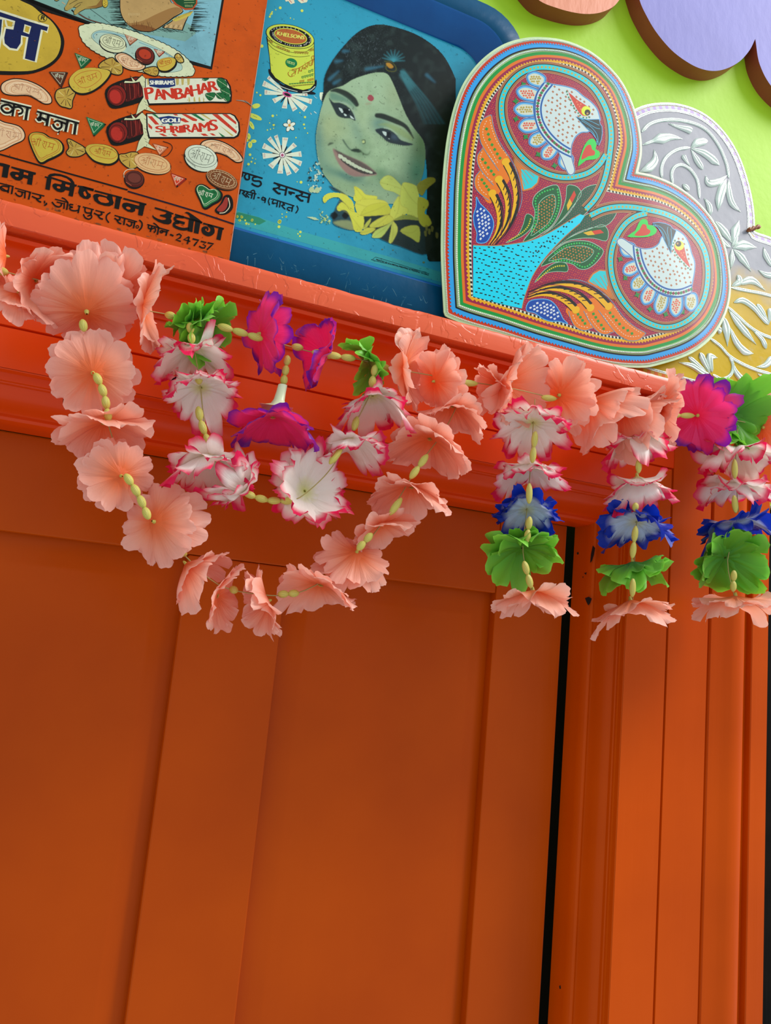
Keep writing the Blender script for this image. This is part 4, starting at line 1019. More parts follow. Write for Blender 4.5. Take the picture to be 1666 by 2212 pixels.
    bean([(434, 320), (438, 308), (456, 303), (480, 308), (505, 322), (520, 338), (523, 348), (510, 350), (492, 338), (470, 330), (445, 330)], 482, 322, 46, 12, 22)
    bean([(-40, 275), (-10, 260), (10, 266), (40, 274), (52, 288), (50, 302), (30, 312), (0, 326), (-20, 322), (-40, 300)], 15, 290, 60, 16, 10)
    bean([(250, 126), (254, 118), (266, 116), (280, 122), (290, 130), (304, 134), (313, 144), (305, 151), (286, 152), (266, 144)], 281, 136, 42, 12, 20, 5.2)

    def disc(cx, cy, rx, ry, a, L=5.6, c='#6e2418', c2='#b0381c'):
        A.ell(cx, cy + 4, rx + 2.2, ry + 5, K, L, a, 26); A.ell(cx, cy + 5, rx, ry, '#571c12', L + .2, a, 26); A.ell(cx, cy, rx, ry, c, L + .4, a, 26); A.ring(cx, cy, rx * .8, ry * .8, 1, '#2c0c08', L + .6, a); A.ell(cx, cy, rx * .68, ry * .66, c2, L + .8, a, 20)
        A.line([(cx - rx * .9, cy + ry * .6), (cx - rx * .3, cy + ry * 1.1)], .8, '#d07050', L + .9)
    disc(313, 118, 20, 15, 25); disc(290, 385, 20, 15, 10, 5, '#5c2a20', '#6c3428'); A.line([(268, 384), (268, 374), (276, 367), (290, 366)], 1.6, '#d8c8a4', 5.6, 4)

    def tri(p, c, c2, L=5.4, tcol='#d8dcb8', cx=None, cy=None, off=(3, 4)):
        q = resample(p, 2.4, True)
        A.line([(x + off[0] * .6, y + off[1] * .6) for x, y in p], 6.6, K, L, closed=True); A.fill([(x + off[0], y + off[1]) for x, y in p], c2, L + .2); A.line(p, 3.4, c, L + .3, closed=True); A.fill(p, c, L + .35)
        gx_ = sum(x for x, y in p) / 3; gy_ = sum(y for x, y in p) / 3
        A.line([(gx_ + (x - gx_) * .82, gy_ + (y - gy_) * .82) for x, y in p], 1.3, tcol, L + .6, closed=True)
        shriram(A, gx_, gy_ - 1, abs(p[1][0] - p[0][0]) * .5, 8, 12, tcol, L + .9, .8)
    tri([(162, 116), (194, 129), (175, 147)], '#1c6a3c', '#14502c'); tri([(107, 156), (143, 157), (131, 186)], '#54301c', '#3c2014')
    tri([(187, 254), (225, 268), (202, 291)], '#1a7040', '#14502c'); tri([(270, 76), (295, 86), (281, 96)], '#a86848', '#8c5030', tcol='#e0d0b0', off=(1, 2))
    tri([(333, 108), (354, 114), (344, 121)], '#b04c30', '#903820', off=(1, 1.5)); tri([(331, 312), (360, 320), (345, 334)], '#c87850', '#a85a34', tcol='#ead4b0', off=(2, 1))
    A.line([(352, 306), (368, 312), (372, 322), (362, 336), (350, 340)], 1.5, K, 5.4, 4)
    tri([(370, 376), (398, 387), (380, 402)], '#c83c22', '#8c2414', off=(5, 2))

    def hrt(p, c, L=5.4, line='#b0561c', edge=None, tx=0, ty=0, w=40, h=14, a=14, tc='#b0561c'):
        A.line([(x + 1, y + 1.5) for x, y in p], 6.5, K, L, 4, closed=True); A.fill(p, c, L + .3, 4)
        gx_ = sum(q[0] for q in p) / len(p); gy_ = sum(q[1] for q in p) / len(p)
        A.line([(gx_ - 2 + (x - gx_) * .82, gy_ - 2 + (y - gy_) * .82) for x, y in p], 1.0, line, L + .6, 4, closed=True)
        if edge: A.line([(gx_ - 1 + (x - gx_) * .9, gy_ - 1 + (y - gy_) * .9) for x, y in p], .9, edge, L + .5, 4, closed=True)
        shriram(A, tx, ty, w, h, a, tc, L + .9, 1.2)
    hrt([(64, 303), (66, 291), (78, 287), (94, 290), (106, 298), (124, 303), (134, 314), (133, 328), (118, 338), (104, 344), (88, 351), (76, 334)], '#c2ac3c', tx=93, ty=312, w=52, h=17, a=16, edge='#b0561c')
    hrt([(424, 412), (427, 402), (436, 400), (446, 405), (455, 411), (468, 410), (477, 420), (472, 432), (458, 440), (442, 449), (434, 434)], '#1c6c38', line='#d8dcb8', edge='#a8c090', tx=444, ty=420, w=32, h=11, a=16, tc='#e0e4c4')
    # roll end under the green heart
    A.fill([(464, 455), (476, 440), (484, 424), (496, 422), (503, 434), (502, 452), (490, 463), (474, 464)], K, 5, 4); A.fill([(468, 454), (480, 440), (487, 427), (492, 430), (490, 448), (480, 458)], '#9c3428', 5.3, 4)
    A.line([(493, 428), (496, 446), (486, 459), (474, 461)], 2, '#cfc4a0', 5.5, 4)

    def toffee(body, L=5.2, box=None, tx=0, ty=0, w=40, h=14, a=0, tails=()):
        for tl in tails:
            A.line(tl, 4.4, K, L, 3, closed=True); A.fill(tl, '#b89840', L + .2, 3)
            gx_ = sum(q[0] for q in tl) / len(tl); gy_ = sum(q[1] for q in tl) / len(tl); r_ = random.Random(int(gx_))
            for q in tl[::1]: A.line([(gx_ + (q[0] - gx_) * .2, gy_ + (q[1] - gy_) * .2), (gx_ + (q[0] - gx_) * .85, gy_ + (q[1] - gy_) * .85)], [.6, 1.6], r_.choice(['#5c3414', '#e0cc80', '#2c1a0c', '#8c5a24']), L + .4)
        A.line([(x + 1, y + 2) for x, y in body], 5, K, L + .45, 4, closed=True); A.fill(body, '#c4aa3e', L + .6, 4)
        if box: A.line(box, .9, '#b0501c', L + .9, 4, closed=True)
        shriram(A, tx, ty, w, h, a, '#b0501c', L + 1, 1.0)
    toffee([(150, 182), (152, 168), (166, 154), (184, 148), (210, 148), (236, 154), (234, 166), (218, 184), (196, 198), (176, 202), (160, 196)], box=[(160, 170), (178, 157), (208, 153), (218, 160), (216, 172), (196, 187), (178, 190), (168, 184)], tx=189, ty=171, w=46, h=14, a=-20,
           tails=([(214, 146), (222, 134), (242, 126), (250, 134), (262, 140), (264, 156), (256, 162), (240, 158), (236, 152)], [(120, 212), (124, 196), (140, 192), (150, 190), (162, 200), (156, 218), (154, 234), (142, 232), (130, 228)]))
    toffee([(185, 325), (190, 315), (205, 312), (228, 314), (246, 322), (254, 334), (252, 346), (238, 354), (218, 352), (200, 344)], box=[(194, 322), (206, 316), (232, 320), (250, 330), (252, 338), (240, 344), (214, 340), (198, 332)], tx=222, ty=330, w=36, h=12, a=12,
           tails=([(146, 305), (150, 302), (166, 310), (182, 320), (184, 330), (170, 338), (152, 338), (144, 330), (150, 320)], [(258, 336), (270, 334), (284, 330), (298, 332), (290, 344), (296, 360), (280, 364), (262, 350)]))
    toffee([(340, 141), (342, 132), (352, 127), (368, 125), (379, 130), (376, 143), (362, 153), (346, 152)], box=[(342, 138), (350, 130), (366, 127), (370, 136), (358, 142), (346, 145)], tx=356, ty=136, w=24, h=8, a=-8,
           tails=([(378, 124), (384, 117), (392, 124), (396, 134), (386, 135)], [(310, 154), (318, 148), (336, 146), (342, 154), (338, 164), (324, 162)]), L=6)
    # the two opened rolls
    def roll(cx, cy, bx):
        A.fill([(cx - 24, cy - 12), (cx + 2, cy - 30), (cx + 56, cy - 40), (cx + 62, cy + 6), (cx + 20, cy + 24), (cx - 10, cy + 28), (cx - 22, cy + 12)], K, 5, 3)
        for i, (dx, dy) in enumerate(((44, -17), (36, -14), (28, -11), (20, -8))): A.ell(cx + dx, cy + dy, 19, 22, '#4a120e' if i % 2 else '#701c16', 5.2 + i * .2, -15)
        for i in range(14): A.line([(cx + 8 + i * 3.2, cy - 26 - i * .8), (cx + 12 + i * 3.0, cy + 14 - i)], .7, '#2a0a08' if i % 3 else '#a84030', 6.1)
        A.ell(cx, cy, 22, 24, K, 6.2, -10); A.ell(cx, cy, 20, 22, '#7c1e16', 6.4, -10); A.ring(cx - 2, cy + 2, 16, 18, 1, '#280806', 6.6, -10); A.ell(cx - 3, cy + 3, 12, 15, '#b02c20', 6.8, -20)
        ff = [(bx - 8, cy - 42), (bx, cy - 34), (bx + 6, cy - 20), (bx + 2, cy - 4), (bx + 8, cy + 12), (bx + 4, cy + 24), (bx + 22, cy + 38), (bx - 4, cy + 30), (bx - 22, cy + 42), (bx - 16, cy + 20), (bx - 6, cy + 4), (bx - 8, cy - 16), (bx - 14, cy - 28)]
        A.line(ff, 1.8, K, 6.8, closed=True); A.fill(ff, '#ccd0a0', 7)
        A.fill([(bx - 50, cy - 26), (bx - 48, cy - 32), (bx - 30, cy - 32), (bx - 36, cy - 44), (bx - 24, cy - 32), (bx - 8, cy - 46), (bx - 4, cy - 30), (bx - 30, cy - 25)], K, 6.9); A.fill([(bx - 48, cy - 27), (bx - 46, cy - 31), (bx - 29, cy - 30), (bx - 33, cy - 40), (bx - 23, cy - 30), (bx - 9, cy - 43), (bx - 6, cy - 31), (bx - 28, cy - 27)], '#ccd0a0', 7.1)
        for j in range(9): A.line([(bx - 5 + j % 3 * 3, cy - 30 + j * 7), (bx + j % 2 * 4, cy - 26 + j * 7)], .7, K, 7.3)
    roll(252, 207, 316); roll(255, 287, 316)
    A.frame(220, 0, 5.553)
    A.fill([(520, 945), (1200, 938), (1440, 935), (1500, 960), (1545, 1040), (1560, 1140), (1555, 1220), (1520, 1245), (1300, 1240), (900, 1258), (560, 1268), (535, 1200), (515, 1060)], K, 7.4)
    bod = [(528, 952), (1200, 946), (1430, 944), (1482, 965), (1525, 1045), (1543, 1140), (1536, 1205), (1508, 1226), (1300, 1222), (900, 1238), (570, 1246), (548, 1190), (525, 1060)]
    A.fill(bod, '#d6d8ba', 7.6)
    for x, w in ((540, 30), (885, 40), (950, 34), (1020, 36)): A.fill([(x, 950), (x + w, 950), (x + w - 4, 1020), (x + 8, 1030)], '#b9a85c', 7.8)
    for x, w in ((1040, 20), (1100, 24), (1160, 24), (1215, 14)): A.fill([(x, 1225), (x + w, 1225), (x + w - 12, 1165), (x, 1180)], '#b9a85c', 7.8)
    A.fill([(558, 952), (873, 948), (882, 1035), (800, 1058), (690, 1062), (572, 1040)], '#1a3066', 8); A.text('SHRIRAMS', 578, 1022, 862, 1022, 50, '#e0e2cc', 8.3, bold=5)
    for i, (ch, x, y, w, h) in enumerate(zip('PANBAHAR', (530, 640, 745, 885, 985, 1075, 1185, 1290), (1200, 1205, 1205, 1200, 1180, 1155, 1130, 1105), (100, 105, 120, 100, 110, 105, 110, 105), (140, 128, 125, 132, 120, 125, 122, 120))):
        A.text(ch, x, y, x + w, y - w * .16, h, '#e8e0c8', 8.1, bold=16); A.text(ch, x, y, x + w, y - w * .16, h, '#c4341e', 8.4, bold=9)
    for q in ([(1380, 960), (1440, 948), (1490, 990), (1500, 1040), (1450, 1070), (1400, 1040)], [(1420, 1080), (1480, 1050), (1530, 1080), (1538, 1140), (1480, 1150)], [(1240, 1140), (1300, 1120), (1360, 1125), (1340, 1180), (1290, 1210)],
              [(1370, 1130), (1440, 1120), (1490, 1150), (1440, 1190), (1390, 1180)], [(1460, 1180), (1520, 1150), (1538, 1200), (1500, 1222)], [(1205, 948), (1260, 948), (1280, 952), (1230, 975)]):
        A.line(q, 1.5, K, 8.2, 4, closed=True); A.fill(q, '#1c6434', 8.4, 4); A.line([q[0], q[3]], .8, '#b8c898', 8.7); A.line([q[1], q[4 % len(q)]], .5, '#0c3018', 8.7)
    A.fill([(530, 1362), (1540, 1362), (1600, 1390), (1650, 1470), (1660, 1580), (1640, 1640), (1590, 1665), (560, 1668), (535, 1560)], K, 7.4)
    bod = [(545, 1374), (1535, 1374), (1585, 1400), (1632, 1480), (1640, 1575), (1620, 1625), (1585, 1646), (575, 1648), (552, 1560)]
    A.fill(bod, '#d6d8ba', 7.6)
    for p, c in (([(548, 1400), (600, 1400), (690, 1500), (640, 1500)], RD), ([(552, 1480), (605, 1530), (600, 1560), (560, 1530)], RD), ([(600, 1375), (640, 1375), (700, 1430), (680, 1430)], '#1c6c3c'),
                 ([(850, 1375), (900, 1375), (915, 1392), (880, 1392)], RD), ([(955, 1375), (1010, 1375), (1145, 1440), (1135, 1460), (1090, 1455)], RD), ([(945, 1425), (985, 1425), (1050, 1470), (1000, 1475), (945, 1450)], RD),
                 ([(1070, 1375), (1130, 1375), (1240, 1450), (1210, 1455)], '#1c6c3c'), ([(1180, 1375), (1220, 1375), (1320, 1445), (1290, 1440)], '#b9a85c'), ([(1320, 1375), (1390, 1375), (1620, 1580), (1610, 1610)], RD), ([(1440, 1375), (1500, 1375), (1612, 1470), (1610, 1500)], RD),
                 ([(1400, 1500), (1440, 1530), (1580, 1630), (1560, 1640)], '#b9a85c'), ([(1395, 1590), (1480, 1645), (1440, 1646)], '#1c6c3c'), ([(1180, 1608), (1240, 1608), (1280, 1636), (1220, 1636)], RD), ([(1290, 1605), (1330, 1605), (1370, 1632), (1330, 1632)], RD),
                 ([(680, 1608), (730, 1608), (790, 1640), (740, 1640)], RD), ([(830, 1610), (880, 1612), (910, 1640), (870, 1640)], RD), ([(790, 1480), (840, 1485), (850, 1510), (810, 1505)], '#1c6c3c')):
        A.fill(p, c, 7.9)
    A.fill([(678, 1415), (800, 1395), (950, 1418), (938, 1485), (730, 1490)], '#1a3066', 8.1); A.text('GOLI', 720, 1476, 930, 1474, 50, '#e0e2cc', 8.4, bold=7)
    for i, (ch, x, y, w, h) in enumerate(zip('SHRIRAMS', (650, 745, 850, 935, 985, 1075, 1175, 1295), (1595, 1600, 1605, 1600, 1595, 1595, 1590, 1575), (85, 100, 85, 45, 90, 95, 120, 95), (75, 78, 85, 85, 92, 100, 110, 130))):
        A.text(ch, x, y, x + w, y - w * .1, h, '#e8e0c8', 8.2, bold=14); A.text(ch, x, y, x + w, y - w * .1, h, '#c4341e', 8.6, bold=8)
    # hand-lettered words
    A.frame(0, 0, 5.95)
    ka = [([(10, 1300), (400, 1398)], 4.4), ([(185, 1345), (160, 1500)], 5), ([(165, 1400), (110, 1355), (40, 1365), (18, 1400), (60, 1450), (120, 1455), (165, 1420)], 5), ([(185, 1385), (250, 1385), (290, 1420), (280, 1460), (235, 1475)], 4.6),
          ([(355, 1390), (330, 1550)], 6), ([(475, 1440), (1015, 1592)], 4.4), ([(530, 1460), (510, 1530)], 5), ([(500, 1530), (520, 1520), (600, 1555)], 6), ([(480, 1520), (500, 1550), (530, 1540)], 6), ([(625, 1480), (600, 1625)], 6),
          ([(870, 1560), (840, 1700)], 6), ([(850, 1600), (740, 1560), (700, 1575)], 4.6), ([(790, 1580), (790, 1640), (740, 1665), (700, 1640), (680, 1600)], 5), ([(975, 1590), (955, 1735)], 6), ([(750, 1700), (765, 1708)], 6)]
    for st, w in ka: A.line(st, w + 6.5, '#d8d8b4', 8.8, 3)
    for st, w in ka: A.line(st, w, K, 9.2, 3)
    A.frame(0, 260, 5.95)
    A.line([(-400, 335), (0, 440), (830, 672), (1640, 898)], 3.2, K, 5); A.frame(240, 260, 5.553); A.line([(200, 854), (700, 1000), (1000, 1090), (1480, 1250)], 3.2, '#1c1424', 5.1)
    OR = '#c65008'
    def fills(lst, c=K, L=5.4, smo=2):
        for p in lst: A.fill(p, c, L, smo if smo > 1 else 0)
    def lines(lst, smo=3):
        for st, w in lst: A.line(st, w, K, 5.4, smo)
    A.frame(0, 345, 8.33)
    fills([[(-60, 50), (60, 70), (182, 106), (178, 134), (165, 150), (135, 335), (32, 315), (60, 130), (-60, 95)],
           [(205, 125), (400, 175), (650, 240), (640, 278), (600, 275), (575, 462), (487, 442), (503, 350), (420, 325), (400, 360), (350, 382), (280, 370), (215, 325), (180, 270), (187, 235), (225, 216), (300, 225), (350, 235), (355, 207), (203, 152)],
           [(808, 302), (868, 315), (866, 290), (900, 262), (980, 250), (1080, 262), (1200, 300), (1290, 350), (1335, 410), (1342, 448), (1385, 460), (1375, 490), (1345, 488), (1310, 672), (1230, 650), (1252, 565), (1178, 548), (1150, 582), (1100, 592), (1030, 575), (970, 530), (942, 480), (952, 445), (990, 430), (1090, 450), (1112, 440), (1112, 405), (928, 346), (895, 555), (815, 535), (845, 336), (806, 325)],
           [(1398, 468), (1500, 480), (1690, 530), (1685, 575), (1560, 545), (1590, 600), (1632, 625), (1635, 675), (1585, 715), (1510, 705), (1440, 660), (1408, 600), (1430, 500), (1395, 492)]], smo=1)
    fills([[(432, 228), (510, 254), (502, 290), (425, 270)], [(920, 312), (1000, 298), (1100, 310), (1200, 345), (1262, 395), (1275, 422), (1180, 395), (1060, 358)], [(1180, 445), (1256, 468), (1247, 502), (1175, 484)], [(1500, 590), (1528, 572), (1562, 640), (1545, 668), (1512, 645)]], OR, 5.7, 1)
    A.ell(305, 297, 32, 19, OR, 5.7, 15, 12); A.ell(1055, 506, 34, 20, OR, 5.7, 15, 12)
    lines([([(-60, 412), (248, 490)], 2.4), ([(160, 495), (60, 478), (5, 505), (30, 545), (90, 568), (150, 560)], 3), ([(15, 500), (150, 590)], 2.4), ([(165, 475), (145, 605)], 3.2), ([(232, 490), (208, 625)], 3.6), ([(270, 515), (555, 592)], 2.4), ([(315, 565), (445, 598)], 2.6), ([(395, 590), (400, 632), (370, 665), (310, 645), (275, 600)], 3.2),
           ([(455, 575), (445, 702)], 3.4), ([(545, 590), (515, 722)], 3.6), ([(580, 605), (800, 660)], 2.6), ([(715, 650), (735, 685), (690, 708), (630, 690), (575, 662)], 3.2), ([(655, 712), (695, 750), (742, 770)], 3.4), ([(790, 768), (815, 768)], 6), ([(835, 780), (835, 808), (795, 828)], 3.4),
           ([(990, 715), (1230, 775)], 2.4), ([(1020, 765), (1140, 795)], 2.4), ([(1105, 795), (1100, 832), (1060, 855), (990, 830), (935, 765)], 3.2), ([(1160, 780), (1150, 892)], 3.2), ([(1222, 775), (1200, 908)], 3.6), ([(1110, 690), (1165, 712), (1225, 775)], 2.8),
           ([(1318, 818), (1262, 808), (1255, 840), (1312, 862)], 3), ([(1312, 862), (1255, 870), (1270, 905), (1340, 925), (1410, 915)], 3), ([(1400, 832), (1452, 845)], 2.4), ([(1430, 842), (1405, 966)], 3.4), ([(1490, 852), (1690, 905)], 2.4), ([(1532, 870), (1530, 930), (1560, 960), (1640, 965)], 3.2), ([(1655, 900), (1635, 1000)], 3.4),
           ([(1575, 1022), (1640, 1000), (1648, 1045), (1600, 1075), (1530, 1045), (1502, 985)], 3)])
    A.frame(180, 380, 8.33)
    fills([[(175, 370), (190, 340), (240, 325), (330, 345), (430, 378), (440, 345), (520, 360), (530, 430), (548, 490), (530, 525), (470, 550), (380, 540), (270, 505), (200, 450)], [(590, 372), (682, 398), (640, 607), (558, 585)], [(1012, 498), (1112, 520), (1065, 725), (985, 705)],
           [(700, 520), (720, 492), (780, 485), (880, 510), (1015, 548), (1000, 605), (935, 590), (930, 640), (880, 662), (800, 645), (730, 600), (700, 555)]], smo=1)
    fills([[(262, 400), (290, 378), (360, 390), (415, 405), (430, 430), (460, 460), (455, 485), (400, 495), (320, 480), (275, 445)]], OR, 5.7, 1); A.ell(810, 585, 42, 24, OR, 5.7, 15, 14)
    lines([([(0, 205), (178, 258)], 3.6), ([(203, 272), (697, 400)], 3.6), ([(720, 412), (1135, 520)], 3.6), ([(220, 625), (382, 665)], 2.6), ([(318, 660), (335, 695), (290, 712), (240, 700), (192, 672)], 3.2), ([(262, 715), (300, 765), (355, 785)], 3.4), ([(488, 662), (425, 710), (415, 780), (460, 848)], 3),
           ([(562, 715), (970, 830)], 2.6), ([(645, 745), (662, 780), (620, 800), (560, 765)], 3.2), ([(605, 800), (635, 845), (685, 868)], 3.4), ([(745, 775), (728, 888)], 3.6), ([(800, 815), (925, 850)], 2.4), ([(868, 838), (868, 885), (830, 908), (772, 868)], 3.2), ([(928, 825), (902, 948)], 3.6), ([(1005, 798), (1055, 850), (1048, 930), (1000, 988)], 3.2),
           ([(1150, 878), (1545, 992)], 2.6), ([(1180, 885), (1172, 940), (1222, 962)], 3.2), ([(1238, 900), (1205, 1012)], 3.4), ([(1235, 960), (1285, 942), (1300, 985), (1272, 1028)], 3), ([(1358, 930), (1332, 1062)], 3.6), ([(1260, 852), (1305, 880), (1358, 935)], 2.8), ([(1512, 985), (1485, 1083)], 3.6), ([(1410, 990), (1500, 1015)], 3)])
    A.ring(972, 920, 24, 24, 2, K, 5.4); A.ring(1408, 1008, 24, 18, 3, K, 5.4)
    A.frame(320, 420, 8.33)
    fills([[(120, 232), (330, 290), (460, 345), (455, 365), (420, 362), (425, 400), (405, 440), (425, 480), (415, 520), (370, 545), (290, 535), (180, 495), (100, 440), (75, 405), (82, 368), (100, 400), (170, 440), (250, 465), (310, 460), (325, 445), (320, 425), (290, 415), (215, 395), (215, 370), (290, 365), (330, 345), (325, 325), (120, 262)],
           [(735, 445), (825, 465), (797, 685), (710, 662)], [(850, 470), (945, 495), (905, 715), (822, 695)], [(655, 335), (690, 318), (730, 325), (800, 370), (920, 455), (975, 505), (960, 530), (840, 480), (760, 440), (740, 385), (700, 350)], [(1270, 600), (1362, 620), (1355, 640), (1340, 642), (1302, 832), (1228, 812)]], smo=1)
    lines([([(482, 365), (975, 515)], 3.6), ([(990, 525), (1362, 625)], 3.6), ([(640, 415), (540, 405), (480, 430), (500, 475), (570, 500), (658, 525)], 5.6), ([(560, 510), (480, 520), (470, 570), (550, 612), (640, 630), (735, 620)], 6), ([(1075, 555), (1145, 600), (1155, 680), (1090, 722), (1010, 685), (995, 620), (1050, 600), (1075, 635), (1058, 655)], [5, 8, 10, 9, 9, 8, 5, 3, 2.5]), ([(395, 725), (456, 750)], 3.6)])
    for st, w in (([(512, 735), (560, 715), (597, 745), (575, 785), (500, 820), (588, 850)], 3.2), ([(735, 765), (640, 815), (760, 850)], 3.2), ([(740, 765), (705, 898)], 3.4), ([(800, 803), (912, 830), (870, 870), (825, 932)], 3.4), ([(948, 848), (1048, 870), (988, 905), (1036, 930), (1015, 968), (962, 965), (918, 935)], 3.2), ([(1070, 873), (1178, 895), (1130, 930), (1058, 1000)], 3.2)):
        A.line(st, w, K, 5.5)
    A.frame(0, 0, 1)
    r = random.Random(8)          # rust spots, scuffs
    for i in range(60):
        x, y = r.uniform(0, 530), r.uniform(60, 520)
        if y < 470 + (x - 0) * .15: A.ell(x, y, r.uniform(.5, 1.8), r.uniform(.4, 1.2), r.choice(['#5c2c14', '#7a4020', '#3a2418', '#b08060']), 9.4, r.uniform(0, 90), 6)
    A.line([(510, 217), (530, 220), (545, 230)], [1, 3.5, 1], '#8c8070', 5, 3); A.line([(528, 218), (548, 234)], .8, '#1c1410', 5.3)
    for i in range(26):
        t_ = r.random(); x = 60 + 440 * t_; y = 462 + 128 * t_ - r.uniform(14, 30) ; A.ell(x, y, r.uniform(2, 8), r.uniform(1, 3), r.choice(['#8c4a22', '#7c4422', '#94502a']), .6, 15, 8)
    A.line([(574, 20), (560, 120), (530, 310), (497, 545)], .7, '#c8b8a0', 9)
    A.build('print', M_PRINT, t)


sign()


# ------------------------------------------------------------------ heart-shaped lacquered plaque
def heart():
    y0, k = -.0985, KT
    t = empty('heart_plaque', (.5, y0, ZL), 'heart-shaped plaque painted with two mirrored birds in bright bands, leaning over the tray edge', 'plaque')
    seg1 = [(959, 674), (955, 600), (953, 540), (954, 468), (956, 400), (961, 337), (968, 287), (980, 234), (998, 186), (1023, 148), (1053, 118), (1089, 95), (1128, 83), (1167, 80), (1217, 86), (1263, 103), (1300, 128), (1333, 161), (1353, 191), (1368, 225), (1379, 260), (1386, 300), (1387, 330), (1384, 350), (1379, 371)]
    seg2 = [(1379, 371), (1413, 379), (1456, 397), (1499, 427), (1532, 462), (1555, 500), (1571, 544), (1579, 598), (1578, 641), (1568, 680), (1547, 719), (1517, 749), (1478, 771), (1424, 788), (1391, 794), (1340, 792), (1288, 783), (1228, 767), (1156, 747), (1084, 724), (1012, 703), (973, 688), (962, 682)]
    px = sm(seg1, False, 5)[:-1] + sm(seg2, False, 5)
    W_ = [at(x, y, y0, k) for x, y in px]
    out = resample([(w[0], w[2]) for w in W_], .0011, True)

    def normals(P, back=False):
        T1 = np.roll(P, -1, 0) - P; T0 = P - np.roll(P, 1, 0)
        def nm(T): T = T / np.maximum(np.hypot(T[:, 0], T[:, 1]), 1e-12)[:, None]; return np.stack([-T[:, 1], T[:, 0]], 1)
        ar = np.sum(P[:, 0] * np.roll(P[:, 1], -1) - np.roll(P[:, 0], -1) * P[:, 1]); sgn = 1 if ar > 0 else -1
        B = nm(T0) + nm(T1); return sgn * B * 2 / np.maximum((B ** 2).sum(1), .5)[:, None]
    NO = normals(out)
    m_px = (at(1020.5, 564, y0, k)[0] - at(954, 564, y0, k)[0]) / 66.5
    step = m_px
    def lev(d, cache={}):
        """outline moved inwards by d photograph pixels, trimmed where it would fold over itself"""
        if d in cache: return cache[d]
        if d == 0: return out
        Q = out + NO * d * step
        dd = np.sqrt(((Q[:, None] - out[None]) ** 2).sum(-1)).min(1)
        Q = Q[dd > d * step * .985 - .00012]
        keep = [0]
        for j in range(1, len(Q)):
            if np.hypot(*(Q[j] - Q[keep[-1]])) > .0004: keep.append(j)
        cache[d] = Q[keep]; return cache[d]
    def inset(P, d): return P + normals(P) * d
    front = [(p[0], y0 + k * (p[1] - ZL), p[1]) for p in out]
    slab('plate', front, .0012, M_FOIL, t, M_FOIL)
    A = Art(y0, k); A.uvmode = True
    bands = [(8.5, '#d8d6c0'), (9.3, '#cf3a12'), (17.2, '#2fa6ea'), (25.2, '#14100e'), (28.8, '#a8cc88'), (36.2, '#0c9a3c'), (43.2, '#e8761a'), (49.2, '#9c1e48'), (57.2, '#eeb010'), (61.2, '#dfe6cc'), (66.5, '#9c1e48')]
    for i, (d, c) in enumerate(bands): A.fill([tuple(p) for p in lev(d)], c, .3 * i + .2)
    def teeth(d, amp, per, c, L, sign=1):
        P = resample([tuple(p) for p in lev(d)], per / 2, True)
        if len(P) % 2: P = P[:-1]
        Q = inset(P, -amp * step * sign)
        n = len(P)
        for i in range(0, n, 2):
            a, b, cc = P[i], Q[(i + 1) % n], P[(i + 2) % n]
            if np.hypot(*(a - cc)) > per * 1.8: continue
            base_a, base_c = a, cc
            A.put([tuple(base_a), tuple(b), tuple(base_c)], [(0, 1, 2)], c, L)
    teeth(17.4, 4.2, 7.4 * step, '#2fa6ea', 4, 1)
    teeth(57.4, 4.2, 8.6 * step, '#eeb010', 4, 1)
    P = resample([tuple(p) for p in lev(61.4)], 4.6 * step, True); Q = inset(P, 4.6 * step)
    for i in range(0, len(P) - 1, 2): A.put([tuple(P[i]), tuple(P[i + 1]), tuple(Q[i + 1]), tuple(Q[i])], [(0, 1, 2), (0, 2, 3)], '#10100c', 4)
    A.uvmode = False
    # interior, painted twice: once as traced, once mirrored in the axis of the heart
    a0 = at(1013, 650, y0, k); b0 = at(1318, 424, y0, k); a0 = np.array([a0[0], a0[2]]); b0 = np.array([b0[0], b0[2]])
    dr = (b0 - a0) / np.linalg.norm(b0 - a0)
    def mirror(w):
        p = w[:, [0, 2]] - a0; q = 2 * dr[None] * (p @ dr)[:, None] - p + a0
        return np.stack([q[:, 0], y0 + k * (q[:, 1] - ZL), q[:, 1]], 1)
    inside = lev(66.5)
    ai, aj = inside, np.roll(inside, 1, 0)
    def inpoly(x, z):
        with np.errstate(divide='ignore', invalid='ignore'):
            c = ((ai[:, 1] > z) != (aj[:, 1] > z)) & (x < (aj[:, 0] - ai[:, 0]) * (z - ai[:, 1]) / (aj[:, 1] - ai[:, 1]) + ai[:, 0])
        return bool(c.sum() % 2)
    A.uvmode = True; r = random.Random(2)
    st = 5.2 * step; xs = np.arange(inside[:, 0].min(), inside[:, 0].max(), st); zs = np.arange(inside[:, 1].min(), inside[:, 1].max(), st)
    for i, x in enumerate(xs):
        for j, z in enumerate(zs):
            xx = x + r.uniform(-.2, .2) * st + (st / 2 if j % 2 else 0); zz = z + r.uniform(-.2, .2) * st; s_ = st * r.uniform(.22, .3); a = r.uniform(.2, 1.2)
            if inpoly(xx, zz) and inpoly(xx + s_ * 1.6, zz) and inpoly(xx, zz - s_ * 1.6) and inpoly(xx - s_ * 1.6, zz) and inpoly(xx, zz + s_ * 1.6):
                A.put([(xx + s_ * math.cos(a + q * math.pi / 2), zz + s_ * math.sin(a + q * math.pi / 2)) for q in range(4)], [(0, 1, 2), (0, 2, 3)], '#ea4e30' if j % 3 else '#e46a30', 4)
    A.uvmode = False
    BL, LB, TAN, CYN, ST = '#0c4f9a', '#58b4e8', '#b97a44', '#18d2d6', '#6a9cb4'
